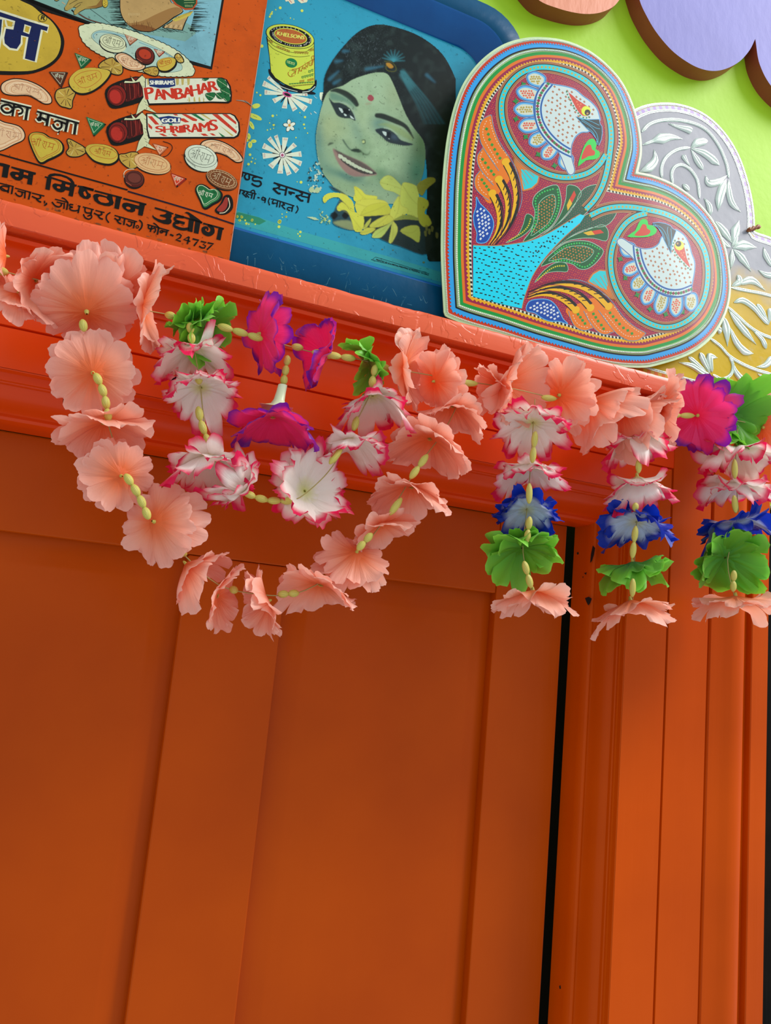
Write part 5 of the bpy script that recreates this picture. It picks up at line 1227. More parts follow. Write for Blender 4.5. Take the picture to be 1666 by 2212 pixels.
    def dia(x, y, s_, c, L, a=45, ar=1.0):
        ca, sa = math.cos(math.radians(a)), math.sin(math.radians(a))
        A.put([(x + s_ * (u * ca - v * ar * sa), y + s_ * (u * sa + v * ar * ca)) for u, v in ((-1, -1), (1, -1), (1, 1), (-1, 1))], [(0, 1, 2), (0, 2, 3)], c, L)
    def inside_px(p, poly):
        c = False; j = len(poly) - 1
        for i in range(len(poly)):
            if (poly[i][1] > p[1]) != (poly[j][1] > p[1]) and p[0] < (poly[j][0] - poly[i][0]) * (p[1] - poly[i][1]) / (poly[j][1] - poly[i][1]) + poly[i][0]: c = not c
            j = i
        return c
    def scatter(poly, st_, s_, c, L, a=45, ar=1.0, rot=0, jit=.15, seed=1):
        rr = random.Random(seed); xs_ = [p[0] for p in poly]; ys_ = [p[1] for p in poly]; cx, cy = sum(xs_) / len(xs_), sum(ys_) / len(ys_); R_ = max(max(xs_) - min(xs_), max(ys_) - min(ys_))
        n = int(R_ / st_) + 1
        for i in range(-n, n + 1):
            for j in range(-n, n + 1):
                u, v = (i + (.5 if j % 2 else 0) + rr.uniform(-jit, jit)) * st_, (j * .9 + rr.uniform(-jit, jit)) * st_
                x = cx + u * math.cos(rot) - v * math.sin(rot); y = cy + u * math.sin(rot) + v * math.cos(rot)
                if inside_px((x, y), poly): dia(x, y, s_, c, L, a, ar)
    for half in (0, 1):
        A.post = mirror if half else None
        A.frame(940, 60, 3.967)
        # blue spotted leaf
        A.frame(940, 420, 4.165)
        lf_ = [(370, 25), (400, 80), (450, 130), (500, 190), (525, 260), (510, 340), (460, 430), (375, 432), (375, 350), (350, 270), (345, 190), (368, 110)]
        A.fill(lf_, '#0a4aa8', 5, 4); A.line(lf_, 1.8, LB, 5.4, 4, closed=True); scatter([(x * .82 + 78, y * .84 + 42) for x, y in lf_], 34, 8, '#dfe8ec', 5.8, 40, 1.3, .4)
        # orange wing
        A.frame(940, 60, 3.967)
        wing = [(480, 748), (405, 790), (375, 880), (390, 970), (405, 1040), (362, 1100), (365, 1180), (382, 1228), (340, 1290), (345, 1370), (400, 1440), (470, 1510), (560, 1400), (640, 1300), (650, 1180), (630, 1110), (570, 1030), (525, 930), (500, 840)]
        A.fill(wing, '#ee7c14', 5, 3)
        for st_, in (([(480, 748), (405, 790), (372, 880), (388, 980), (450, 1090), (545, 1228)],), ([(405, 1035), (360, 1100), (368, 1180), (430, 1275), (500, 1352)],), ([(382, 1228), (340, 1290), (345, 1375), (400, 1440), (460, 1480)],),
                    ([(480, 748), (500, 850), (540, 960), (600, 1060), (660, 1150), (705, 1250), (738, 1380), (738, 1500), (690, 1620), (600, 1720)],)):
            A.line(st_, 1.4, ST, 6.4, 4)
        for st_ in ([(440, 800), (412, 860), (410, 930), (440, 1000), (500, 1100), (540, 1170)], [(468, 790), (490, 880), (530, 980), (590, 1060), (620, 1110)], [(400, 1065), (382, 1130), (410, 1200), (460, 1270)], [(430, 1060), (470, 1110), (520, 1180)],
                    [(375, 1270), (368, 1340), (400, 1400), (450, 1440)], [(400, 1250), (450, 1290), (500, 1330)]):
            q = resample(sm(st_, False, 4), 24)
            for i in range(len(q) - 1): A.line([tuple(q[i]), tuple(q[i] + (q[i + 1] - q[i]) * .5)], 1.2, '#f0ead0', 6)
        for ch in ([(440, 870), (455, 915), (465, 960), (487, 1005), (510, 1045), (532, 1083), (555, 1120)], [(405, 1130), (430, 1160), (455, 1200), (480, 1230), (502, 1260)], [(400, 1305), (420, 1335), (440, 1362), (458, 1390)]):
            for x, y in ch: dia(x, y, 11, '#2a9a30', 6.2, 35)
        # yellow and black plumes
        A.frame(0, 0, 1)
        for hx, ln, wd in (((1092, 350), [(1092, 352), (1107, 384), (1114, 425), (1106, 468), (1088, 503), (1066, 529)], 12), ((1077, 388), [(1077, 390), (1090, 415), (1096, 445), (1091, 480), (1077, 508), (1061, 529)], 12), ((1063, 418), [(1063, 421), (1073, 442), (1078, 468), (1075, 492), (1067, 512), (1055, 529)], 12)):
            A.line([(x + 3, y + 2) for x, y in ln], [wd * 1.6, wd * 1.5, wd * 1.2, 9, 5, 2], '#121410', 6.6, 4)
            A.line([(x - .5, y) for x, y in ln], [wd * .9, wd * .9, wd * .7, 5, 3, 1], '#f2b80c', 6.8, 4)
            A.ell(hx[0], hx[1], 7.5, 9, '#f2b80c', 6.85, 60)
            P2 = sm(ln, False, 5)
            for i in range(3, 20, 2):   # stepped inner edge of the black quill
                x, y = P2[i]; A.line([(x + 5, y - 3), (x + 1.5, y + 7)], 2, '#121410', 7)
            A.line([(x + 9, y + 4) for x, y in ln[1:]], [1.4, 1.8, 1.6, 1], '#8c2038', 7, 4)
        # fan
        A.frame(940, 60, 3.967)
        fan = [(655, 1095), (780, 1205), (893, 1265), (880, 1330), (830, 1382), (750, 1403), (715, 1250)]
        A.fill(fan, '#e87a24', 5.2, 0); A.fill([(735, 1215), (800, 1225), (885, 1275), (872, 1330), (825, 1372), (760, 1390), (742, 1300)], CYN, 5.5)
        for x, y in ((770, 1360), (800, 1340), (830, 1310), (850, 1280), (745, 1390), (715, 1340)): A.line([(665, 1110), (x, y)], 1.3, '#c08040', 5.8)
        A.line([(893, 1268), (880, 1332), (830, 1382), (750, 1403)], 1.4, TAN, 6, 4)
        # green leaves
        A.frame(0, 0, 1); DG = '#0a6030'; LW = '#a8d8b8'
        L1 = [(1202, 400), (1176, 407), (1156, 422), (1150, 440), (1155, 456), (1153, 478), (1146, 500), (1130, 522), (1150, 516), (1172, 503), (1192, 488), (1205, 466), (1212, 440), (1210, 418)]
        A.fill(L1, DG, 5.4, 3); A.line(L1, 1.2, LW, 5.8, 3, closed=True)
        L1i = [(1196, 421), (1178, 426), (1164, 440), (1162, 460), (1160, 482), (1146, 510), (1166, 498), (1186, 480), (1197, 455), (1200, 438)]
        A.line(L1i, 1.1, LW, 5.9, 3, closed=True); scatter(L1i, 6.4, 1.5, '#c8803c', 6, 40, 1.0, .5)
        for st_ in ([(1194, 409), (1172, 416), (1157, 430), (1158, 452), (1157, 478), (1148, 500)], [(1204, 410), (1207, 435), (1200, 464), (1186, 486), (1166, 502)]):
            for x, y in resample(sm(st_, False, 4), 6): dia(x, y, 1.7, '#2cc858', 6.2, 40)
        L2 = [(1225, 402), (1242, 402), (1252, 410), (1255, 422), (1242, 440), (1222, 465), (1200, 488), (1170, 508), (1195, 488), (1212, 460), (1222, 430)]
        A.fill(L2, DG, 5.3, 3); A.line(L2, 1.1, LW, 5.6, 3, closed=True); A.fill([(1240, 412), (1244, 422), (1236, 438), (1228, 434)], '#d83c20', 5.9); A.fill([(1230, 430), (1236, 440), (1226, 456), (1224, 444)], '#e8b820', 6)
        L3 = [(1292, 400), (1268, 404), (1252, 418), (1243, 440), (1225, 465), (1200, 488), (1165, 512), (1200, 500), (1240, 482), (1262, 464), (1285, 440), (1291, 420)]
        A.fill(L3, '#14583a', 5.2, 3); A.line(L3, 1.1, LW, 5.6, 3, closed=True); scatter([(x * .9 + 122, y * .9 + 45) for x, y in L3], 5.6, .9, '#7c5a5c', 5.8, 0, 1, .3)
        L0 = [(1137, 463), (1152, 470), (1150, 488), (1138, 503), (1118, 516), (1092, 525), (1118, 508), (1130, 485)]
        A.fill(L0, DG, 5.5, 3); A.line(L0, 1, LW, 5.8, 3, closed=True)
        for x, y in resample(sm([(1146, 474), (1140, 490), (1125, 505), (1100, 520)], False, 4), 5): dia(x, y, 1.5, '#d8c828', 6.1, 40)
        # ring band
        A.frame(940, 60, 3.967)
        spine = [(1290, 1560), (1370, 1470), (1430, 1360), (1470, 1230), (1495, 1080), (1508, 930), (1490, 780), (1432, 630), (1335, 495), (1190, 402), (1010, 348), (860, 345), (730, 395), (630, 492), (575, 610), (570, 745), (600, 875), (660, 1000), (745, 1112), (860, 1205), (1000, 1268), (1150, 1285), (1300, 1250), (1400, 1180), (1462, 1090)]
        sp = sm(spine, False, 6)
        for w, c, L in ((27, '#bcae94', 7), (26, TAN, 7.1), (22.5, '#7c3c24', 7.2), (20.5, TAN, 7.25), (16.5, '#0c120e', 7.3), (12, CYN, 7.5)): A.line(sp, w * .93, c, L)
        q = resample(sp, 33)
        for i, (x, y) in enumerate(q): dia(x, y, 8.5, '#c8a838', 7.8, 25 + 20 * (i % 2))
        # bird
        ib = [(930, 478), (1000, 490), (1120, 510), (1200, 538), (1262, 590), (1330, 640), (1382, 700), (1405, 770), (1402, 800), (1330, 850), (1310, 892), (1250, 898), (1200, 935), (1170, 995), (1160, 1060), (1168, 1130), (1190, 1232), (1140, 1250), (1060, 1070), (960, 980), (880, 850), (860, 700), (880, 560)]
        petals = [((930, 470), (800, 420), 62), ((885, 590), (712, 545), 62), ((865, 710), (690, 700), 62), ((880, 830), (730, 850), 62), ((940, 930), (820, 990), 60), ((1020, 1020), (930, 1110), 58), ((1130, 1090), (1110, 1200), 64)]
        def teardrop(a, b, w):
            a = np.array(a, float); b = np.array(b, float); u = (b - a) / np.linalg.norm(b - a); n_ = np.array([-u[1], u[0]]); Lg = np.linalg.norm(b - a)
            return [tuple(a - n_ * w * .62), tuple(a + u * Lg * .45 - n_ * w * .95), tuple(a + u * Lg * .85 - n_ * w * .8), tuple(b + u * 14), tuple(a + u * Lg * .85 + n_ * w * .8), tuple(a + u * Lg * .45 + n_ * w * .95), tuple(a + n_ * w * .62)]
        for x, y, a in ((755, 490, 30), (690, 632, 5), (692, 785, -15), (775, 938, -40), (882, 1088, -60), (1022, 1185, -80)):
            A.fill([(x + 30 * math.cos(math.radians(a + d_)) * (1 if d_ % 90 == 0 else .5), y - 30 * math.sin(math.radians(a + d_)) * (1 if d_ % 90 == 0 else .5)) for d_ in range(0, 360, 45)], '#0c8a3c', 8)
        for i, (a, b, w) in enumerate(petals):
            T = teardrop(a, b, w); A.line(T, 4.6, '#e4eef0', 8.1, 4, closed=True); A.line(T, 3.6, BL, 8.2, 4, closed=True); A.fill(T, LB, 8.35, 4)
            T2 = teardrop(tuple(np.array(a) * .92 + np.array(b) * .08), tuple(np.array(b) * .92 + np.array(a) * .08), w * .76); A.fill(T2, '#d4dcc4', 8.5, 4)
            T3 = teardrop(tuple(np.array(a) * .8 + np.array(b) * .2), tuple(np.array(b) * .86 + np.array(a) * .14), w * .62); scatter(T3, 21, 7.2, '#b8a034' if i % 2 == 0 else '#e4583c', 8.7, 45)
        A.line(ib, 4.2, '#dce8ec', 8.9, 4, closed=True); A.line(ib, 3.2, BL, 9.0, 4, closed=True); A.fill(ib, '#cfe2dc', 9.2, 4)
        A.line(ib[:14], 1.2, LB, 9.3, 4)
        oa = [(930, 478), (872, 565), (845, 680), (862, 800), (905, 905), (985, 1000), (1070, 1065), (1165, 1112)]; ia = [(1003, 490), (935, 580), (905, 680), (915, 780), (955, 865), (1015, 940), (1085, 1000), (1158, 1045)]
        for a_ in (oa, ia): A.line(a_, 4.2, LB, 9.4, 5); A.line(a_, 3.0, BL, 9.5, 5)
        mid = [((a[0] + b[0]) / 2, (a[1] + b[1]) / 2) for a, b in zip(oa, ia)]; q = resample(sm(mid, False, 5), 24)
        for i, (x, y) in enumerate(q[:-1]): dia(x, y, 12, '#0e8a44' if i % 2 == 0 else '#8c2048', 9.6, 45, .9)
        dots = [(1015, 500), (1100, 520), (1220, 560), (1300, 625), (1375, 700), (1385, 770), (1300, 790), (1290, 860), (1220, 890), (1170, 950), (1140, 1030), (1060, 960), (985, 880), (940, 780), (930, 680), (960, 580)]
        scatter(dots, 46, 9, '#b4734a', 9.6, 50, .8, .6, .25, 5)
        A.fill([(1138, 552), (1215, 612), (1295, 660), (1335, 705), (1318, 762), (1262, 768), (1215, 725), (1175, 650)], '#cfe2dc', 9.7); A.fill([(1140, 556), (1215, 620), (1290, 668), (1325, 705), (1310, 755), (1262, 758), (1222, 718), (1182, 648)], '#d43c20', 9.8, 2)
        scatter([(1180, 610), (1260, 660), (1250, 710), (1200, 660)], 24, 6, '#f08050', 9.95, 45)
        A.ell(1291, 716, 40, 42, '#e0f020', 10); A.ell(1303, 730, 25, 26, '#16140c', 10.2); A.ell(1303, 738, 9, 9, '#b89048', 10.3); A.line([(1272, 740), (1285, 690), (1320, 695)], 1, '#f4fa60', 10.2, 3)
        for x, y in ((1125, 552), (1132, 575), (1142, 600), (1158, 625), (1165, 650), (1182, 672), (1188, 692), (1208, 712), (1225, 735), (1240, 755), (1268, 772), (1295, 775), (1320, 770)): dia(x, y, 6.5, '#1c8a60', 9.9, 20)
        bk = [(1205, 765), (1255, 788), (1320, 792), (1402, 790), (1410, 830), (1425, 850), (1428, 905), (1420, 960), (1398, 1010), (1385, 1000), (1385, 960), (1345, 905), (1300, 868), (1250, 815)]
        A.line(bk, 2.6, LB, 10.1, closed=True); A.fill(bk, '#06221e', 10.3)
        for st_ in ([(1215, 768), (1290, 810), (1370, 860), (1410, 870)], [(1250, 800), (1330, 850), (1385, 920), (1395, 1000)], [(1230, 772), (1320, 800), (1405, 840)], [(1300, 860), (1350, 900), (1390, 985)]): A.line(st_, 1.1, '#40b0d0', 10.5, 4)
        A.fill([(1222, 1192), (1240, 1110), (1275, 1015), (1318, 960), (1360, 958), (1382, 1005), (1372, 1042), (1405, 1062), (1405, 1108), (1360, 1132), (1290, 1140)], '#1fd84a', 9, 2)
        A.fill([(1250, 1135), (1270, 1060), (1300, 1012), (1332, 1008), (1342, 1045), (1366, 1060), (1362, 1095), (1312, 1104)], '#d63c1c', 9.3, 2)
    A.post = None
    # trunk on the axis
    A.frame(940, 420, 4.165)
    tk = [(340, 458), (450, 462), (560, 462), (700, 446), (860, 415), (1000, 358), (1130, 285), (1240, 215), (1300, 180), (1345, 195), (1300, 265), (1180, 370), (1065, 485), (960, 610), (875, 740), (820, 880), (795, 960), (780, 1030), (600, 990), (340, 920)]
    A.fill(tk, '#06dcf2', 8)
    A.line(tk[:9], 1.9, TAN, 8.6, 3); A.line(tk[10:18], 1.9, TAN, 8.6, 3)
    rr = random.Random(6)
    for i in range(16):
        for j in range(22):
            x = 352 + j * 44 + (20 if i % 2 else 0) + rr.uniform(-8, 8); y = 480 + i * 44 + (j % 3) * 14 - j * 2 + rr.uniform(-6, 6) - max(0, x - 800) * .25
            if inside_px((x, y), tk) and inside_px((x - 14, y), tk) and inside_px((x + 14, y + 10), tk):
                s_ = rr.choice([7, 10, 13]) if x < 820 else 7; A.put([(x - s_, y - 6), (x + s_, y - 3), (x + s_, y + 7), (x - s_, y + 4)], [(0, 1, 2), (0, 2, 3)], '#0c120c', 8.4)
    for i in range(16):
        t_ = i / 16; x = 880 + 400 * t_; y = 545 - 350 * t_ + 12 * (-1) ** i; dia(x, y, 7, '#0c120c', 8.4, 40)
    A.build('painted_print', M_HEART, t)
    # embossed pearl rows
    for d, rad, c in ((7.0, 1.3, 0), (32.5, 2.0, 1)):
        P = resample([tuple(p) for p in lev(d)], 4.3 * step if c else 3.6 * step, True); V = []; Fc = []
        rr_ = rad * step
        for x, z in P:
            b = len(V); yy = y0 + k * (z - ZL) - .0009
            V.append((x, yy - rr_ * .9, z))
            for q in range(6):
                a = q * math.pi / 3; V.append((x + rr_ * .7 * math.cos(a), yy - rr_ * .62, z + rr_ * .7 * math.sin(a)))
            for q in range(6):
                a = q * math.pi / 3; V.append((x + rr_ * math.cos(a), yy + .0006, z + rr_ * math.sin(a)))
            for q in range(6):
                Fc.append((b, b + 1 + q, b + 1 + (q + 1) % 6)); Fc.append((b + 1 + q, b + 7 + q, b + 7 + (q + 1) % 6, b + 1 + (q + 1) % 6))
        mk('pearl_row', V, Fc, M_SILV, t, smooth=True, kind='stuff')


heart()

# ------------------------------------------------------------------ embossed gold and silver plaque
def embossed():
    y0, k = -.0875, .05
    t = empty('embossed_plaque', (.74, y0, ZL), 'scalloped gold and silver foil plaque embossed with scrolling leaves, behind the heart plaque', 'plaque')
    px = sm([(1300, 420), (1310, 330), (1340, 262), (1385, 230), (1440, 222), (1490, 231), (1532, 253), (1568, 289), (1596, 335), (1614, 385), (1625, 430), (1630, 470), (1630, 500)], False, 5) + \
        sm([(1636, 503), (1670, 515), (1730, 545), (1790, 610), (1810, 700), (1795, 800), (1772, 893)], False, 5)[0:]
    W_ = [at(x, y, y0, k) for x, y in px]; pts = [(w[0], w[2]) for w in W_]
    zb = ZL + .0006; xl = at(1290, 700, y0, k)[0]
    pts = pts + [(pts[-1][0], zb), (xl, zb)]
    out = resample(pts, .0012, True)
    f3 = lambda x, z, d=0: (x, y0 + k * (z - ZL) + d, z)
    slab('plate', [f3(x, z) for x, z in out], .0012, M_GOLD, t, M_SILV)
    step = (at(1440, 240, y0, k) - at(1440, 223, y0, k)); step = float(np.hypot(step[0], step[2])) / 17
    T1 = np.roll(out, -1, 0) - out; T0 = out - np.roll(out, 1, 0)
    def nm(T): T = T / np.maximum(np.hypot(T[:, 0], T[:, 1]), 1e-12)[:, None]; return np.stack([-T[:, 1], T[:, 0]], 1)
    ar = np.sum(out[:, 0] * np.roll(out[:, 1], -1) - np.roll(out[:, 0], -1) * out[:, 1]); sg = 1 if ar > 0 else -1
    B = nm(T0) + nm(T1); NO = sg * B * 2 / np.maximum((B ** 2).sum(1), .5)[:, None]
    def lev(d):
        Q = out + NO * d * step
        dd = np.sqrt(((Q[:, None] - out[None]) ** 2).sum(-1)).min(1); return Q[dd > d * step * .985 - .00012]
    # dashed strip between two pearl rows
    A = Art(y0, k); A.uvmode = True
    A.line([tuple(p) for p in lev(9.3)], 7.5 * step, '#dcae30', 1, closed=True)
    P = resample([tuple(p) for p in lev(6.2)], 8 * step, True); Q = resample([tuple(p) for p in lev(12.6)], 8 * step, True)
    n = min(len(P), len(Q))
    L5 = lev(6.2); L9 = lev(12.6)
    for i in range(0, len(P) - 1, 2):
        a, b = P[i], P[i + 1]; qa = L9[np.argmin(((L9 - a) ** 2).sum(1))]; qb = L9[np.argmin(((L9 - b) ** 2).sum(1))]
        up = a[1] > ZL + .10  # upper dashes turn lavender and silver, a reflection painted into them
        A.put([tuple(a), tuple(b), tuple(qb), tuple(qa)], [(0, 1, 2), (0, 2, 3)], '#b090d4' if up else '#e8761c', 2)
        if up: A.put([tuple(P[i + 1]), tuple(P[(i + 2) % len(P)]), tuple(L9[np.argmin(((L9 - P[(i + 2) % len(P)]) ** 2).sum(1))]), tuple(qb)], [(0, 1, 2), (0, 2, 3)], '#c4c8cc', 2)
    A.uvmode = False
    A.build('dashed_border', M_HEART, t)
    def beads(P, rad, name='pearl_row'):
        V = []; Fc = []
        for x, z in P:
            b = len(V); yy = y0 + k * (z - ZL) - .0004
            V.append((x, yy - rad * .9, z))
            for s_, d_ in ((.7, .62), (1, -.3)):
                for q in range(6):
                    a = q * math.pi / 3; V.append((x + rad * s_ * math.cos(a), yy - rad * d_, z + rad * s_ * math.sin(a)))
            for q in range(6):
                Fc.append((b, b + 1 + q, b + 1 + (q + 1) % 6)); Fc.append((b + 1 + q, b + 7 + q, b + 7 + (q + 1) % 6, b + 1 + (q + 1) % 6))
        return mk(name, V, Fc, M_SILV, t, smooth=True, kind='stuff')
    A2 = Art(y0, k, off=.00025); A2.uvmode = True
    for d in (2.4, 15.6): A2.line([tuple(p) for p in lev(d)], 4.6 * step, '#dcecdc', 3, closed=True)
    A2.build('silver_border', M_SILV, t)
    beads(resample([tuple(p) for p in lev(3.4)], 3.2 * step, True), 1.25 * step); beads(resample([tuple(p) for p in lev(15.6)], 3.2 * step, True), 1.35 * step)

    def w2(p, fr): w = at(fr[0] + p[0] / fr[2], fr[1] + p[1] / fr[2], y0, k); return np.array([w[0], w[2]])
    dots = []
    def leaf(pts, ws, fr, name='embossed_leaf', h=.24, bd=True):
        P = np.array([w2(p, fr) for p in pts]); n = 5
        S = np.array(sm(P, False, n)); m = len(S)
        w = np.interp(np.linspace(0, 1, m), np.linspace(0, 1, len(ws)), ws) / fr[2] * step / 2
        tip = np.minimum(np.arange(m), np.arange(m)[::-1]) ; w = w * np.where(tip == 0, .25, np.where(tip == 1, .75, 1))
        T = np.gradient(S, axis=0); T /= np.maximum(np.hypot(T[:, 0], T[:, 1]), 1e-9)[:, None]; N = np.stack([-T[:, 1], T[:, 0]], 1)
        V = []; Fc = []; prof = [(-1, 0), (-.88, .5), (-.5, .95), (-.12, .72), (0, .5), (.12, .72), (.5, .95), (.88, .5), (1, 0)]
        for i in range(m):
            hh = min(w[i] * 2 * h, .0022) + .0003
            for u, v in prof:
                q = S[i] + N[i] * w[i] * u; V.append((q[0], y0 + k * (q[1] - ZL) - v * hh - .0001, q[1]))
        c = len(prof)
        for i in range(m - 1):
            for j in range(c - 1):
                a = i * c + j; Fc.append((a, a + c, a + c + 1, a + 1) if True else 0)
        o = mk(name, V, Fc, M_SILV, t, smooth=True)
        if bd:
            q = resample([tuple(s_) for s_ in S[1:-1]], 3.0 * step)
            for x, z in q: dots.append((x, z))
        return o
    f7 = (1370, 200, 5.63); f8 = (1400, 500, 5.53)
    for pts, ws in (([(90, 480), (180, 390), (300, 345), (450, 330), (600, 345), (760, 390), (880, 460), (970, 560), (1040, 670), (1090, 780), (1130, 900), (1150, 1040)], [40]),
                    ([(335, 1040), (330, 930), (360, 830), (430, 750), (540, 690), (680, 670)], [38]), ([(470, 1120), (455, 990), (490, 910), (570, 880), (660, 920), (730, 1000), (775, 1100), (795, 1290)], [38])):
        leaf(pts, ws, f7, 'embossed_stem')
    for pts, ws in (([(100, 640), (230, 590), (330, 560), (450, 540), (590, 567)], [24, 40, 120, 70, 8]), ([(415, 378), (540, 420), (665, 455), (700, 475)], [10, 45, 90, 70]), ([(70, 965), (180, 915), (255, 820), (240, 690)], [30, 100, 80, 5]),
                    ([(690, 670), (770, 610), (890, 590)], [20, 95, 80]), ([(690, 680), (850, 740), (960, 820), (1035, 885)], [16, 90, 110, 20]), ([(690, 690), (760, 820), (835, 935)], [16, 80, 70]),
                    ([(680, 900), (625, 820), (590, 760)], [5, 50, 80]), ([(1130, 1010), (1010, 1090), (900, 1100), (868, 1010)], [15, 80, 80, 10]), ([(1120, 1050), (1070, 1180), (1030, 1320), (1022, 1445)], [15, 110, 100, 3]),
                    ([(1150, 1060), (1150, 1200), (1190, 1350), (1295, 1455)], [20, 80, 90, 10]), ([(850, 1285), (910, 1380), (925, 1490)], [10, 80, 60]), ([(590, 1120), (670, 1190)], [70, 70]),
                    ([(1190, 1830), (1100, 1700), (985, 1570)], [20, 110, 60]), ([(1195, 1830), (1230, 1700), (1275, 1555)], [20, 130, 10])):
        leaf(pts, ws, f7)
    for pts, ws in (([(1010, 200), (1140, 165), (1298, 195)], [20, 130, 10]), ([(1015, 210), (1120, 320), (1232, 480)], [20, 110, 10]), ([(1005, 210), (1000, 330), (985, 460)], [20, 80, 8]), ([(990, 190), (920, 150), (870, 60)], [20, 70, 20]), ([(1000, 185), (1040, 100), (1075, 20)], [16, 70, 10]),
                    ([(1000, 650), (1090, 600), (1070, 520)], [30, 80, 60]), ([(1090, 625), (1240, 585), (1400, 705)], [60, 90, 10]), ([(1025, 850), (1130, 825), (1260, 910), (1350, 1020), (1440, 1110)], [30, 70, 70, 50, 60]),
                    ([(1300, 870), (1370, 970), (1440, 1095)], [70, 60, 14]), ([(1455, 920), (1455, 1000), (1445, 1100)], [80, 60, 20]), ([(1380, 185), (1405, 290), (1480, 420)], [5, 75, 60]), ([(1315, 460), (1400, 515), (1500, 530)], [5, 60, 80]),
                    ([(960, 940), (1060, 1080), (1160, 1200), (1295, 1355)], [14, 80, 90, 5]), ([(1250, 1180), (1360, 1290), (1410, 1400)], [20, 60, 70]), ([(880, 1010), (930, 1150), (950, 1375)], [50, 120, 10]), ([(820, 1170), (880, 1190)], [80, 80]),
                    ([(970, 1130), (1050, 1320), (1150, 1430), (1260, 1460)], [20, 80, 90, 15]), ([(365, 1565), (520, 1605), (650, 1690), (740, 1725)], [10, 60, 60, 60]), ([(620, 1450), (670, 1560), (740, 1690)], [80, 70, 40]), ([(830, 1510), (740, 1500), (745, 1600), (765, 1680)], [10, 90, 70, 40]),
                    ([(480, 1500), (590, 1590), (710, 1700)], [60, 50, 30]), ([(1010, 1570), (1060, 1700), (1180, 1810), (1305, 1795)], [15, 70, 90, 14]), ([(1290, 1620), (1400, 1600), (1500, 1500)], [8, 60, 100]), ([(1310, 1700), (1400, 1770), (1500, 1870)], [20, 50, 60])):
        leaf(pts, ws, f8)
    for pts in ([(985, 670), (1200, 712), (1350, 740), (1520, 785)], [(930, 885), (1080, 1020), (1200, 1130), (1340, 1220), (1520, 1290)], [(735, 1275), (860, 1370), (960, 1480), (1100, 1570), (1280, 1650), (1520, 1720)],
                [(965, 1480), (1015, 1600), (985, 1715), (880, 1765), (770, 1710)]):
        leaf(pts, [38], f8, 'embossed_stem')
    # fine raised dots along every rib
    V = []; Fc = []
    for x, z in dots:
        b = len(V); r_ = .9 * step; yy = y0 + k * (z - ZL) - .0014
        V += [(x, yy - r_ * .7, z)] + [(x + r_ * math.cos(q * math.pi / 2), yy + .0006, z + r_ * math.sin(q * math.pi / 2)) for q in range(4)]
        Fc += [(b, b + 1 + q, b + 1 + (q + 1) % 4) for q in range(4)]
    mk('punched_dots', V, Fc, M_SILV, t, kind='stuff')
    # cord tying the two lobes
    c0 = at(1616, 497, y0 - .003, k); c1 = at(1641, 489, y0 - .003, k)
    mred = paint('maroon_gold_cord', '#7a2418', '#a4702c', rough=.6, scale=300, bump=.6)
    for j in range(2):
        pts = [c0 * (1 - u) + c1 * u + np.array([0, -.0008 * math.cos(u * 9 + j * 3.1), .0013 * math.sin(u * 9 + j * 3.1)]) for u in np.linspace(0, 1, 12)]
        tube('tie_cord' if not j else 'tie_cord', pts, .0019, mred, t, 6)


def tube(name, pts, r, mat, parent, ns=6):
    P = np.array(pts, float); m = len(P); T = np.gradient(P, axis=0); V = []; Fc = []
    for i in range(m):
        tv = T[i] / (np.linalg.norm(T[i]) + 1e-12); a = np.cross(tv, [0, 1, .01]); a /= np.linalg.norm(a) + 1e-12; b = np.cross(tv, a)
        for q in range(ns):
            an = 2 * math.pi * q / ns; V.append(P[i] + r * (a * math.cos(an) + b * math.sin(an)))
    for i in range(m - 1):
        for q in range(ns):
            Fc.append((i * ns + q, i * ns + (q + 1) % ns, (i + 1) * ns + (q + 1) % ns, (i + 1) * ns + q))
    Fc.append(tuple(range(ns))[::-1]); Fc.append(tuple((m - 1) * ns + q for q in range(ns)))
    return mk(name, V, Fc, mat, parent, smooth=True)


embossed()

# ------------------------------------------------------------------ flower garlands
GY = -.135
KINDS = {
    # lobes, slit radius, ruffle, colours (centre, middle, rim), rim start, layers (scale, cone factor)
    'peach': dict(n=12, slit=.76, ruf=.08, cols=('#fa7028', '#ff9c68', '#ffc4b0'), rs=.45, tooth=.03, pl=.022, layers=((1.0, 1.0), (.95, .55))),
    'pinkwhite': dict(n=10, slit=.56, ruf=.16, cols=('#e8ec80', '#fff8ee', '#f01458'), rs=.78, tooth=.06, pl=.03, layers=((1.0, 1.0), (.93, .5), (.8, .2))),
    'magenta': dict(n=10, slit=.70, ruf=.09, cols=('#ff1450', '#fa3c88', '#7c14a8'), rs=.80, tooth=.03, pl=.03, layers=((1.0, 1.0), (.95, .6))),
    'green': dict(n=9, slit=.62, ruf=.17, cols=('#3c8c1c', '#52a424', '#84d83c'), rs=.85, tooth=.035, pl=.035, layers=((1.0, 1.0), (.95, .5), (.8, .2))),
    'blue': dict(n=10, slit=.54, ruf=.15, cols=('#f0ecc0', '#dce8ff', '#0630b8'), rs=.56, tooth=.05, pl=.03, layers=((1.0, 1.0), (.93, .5), (.8, .2))),
}
NAMES = {'peach': 'peach_flower', 'pinkwhite': 'pink_edged_flower', 'magenta': 'magenta_flower', 'green': 'green_leaf_rosette', 'blue': 'blue_edged_flower'}
PARTLAB = {'peach': 'peach satin flower', 'pinkwhite': 'white flower with deep pink rim', 'magenta': 'magenta flower with purple rim', 'green': 'green cloth leaf rosette', 'blue': 'white flower with blue rim'}


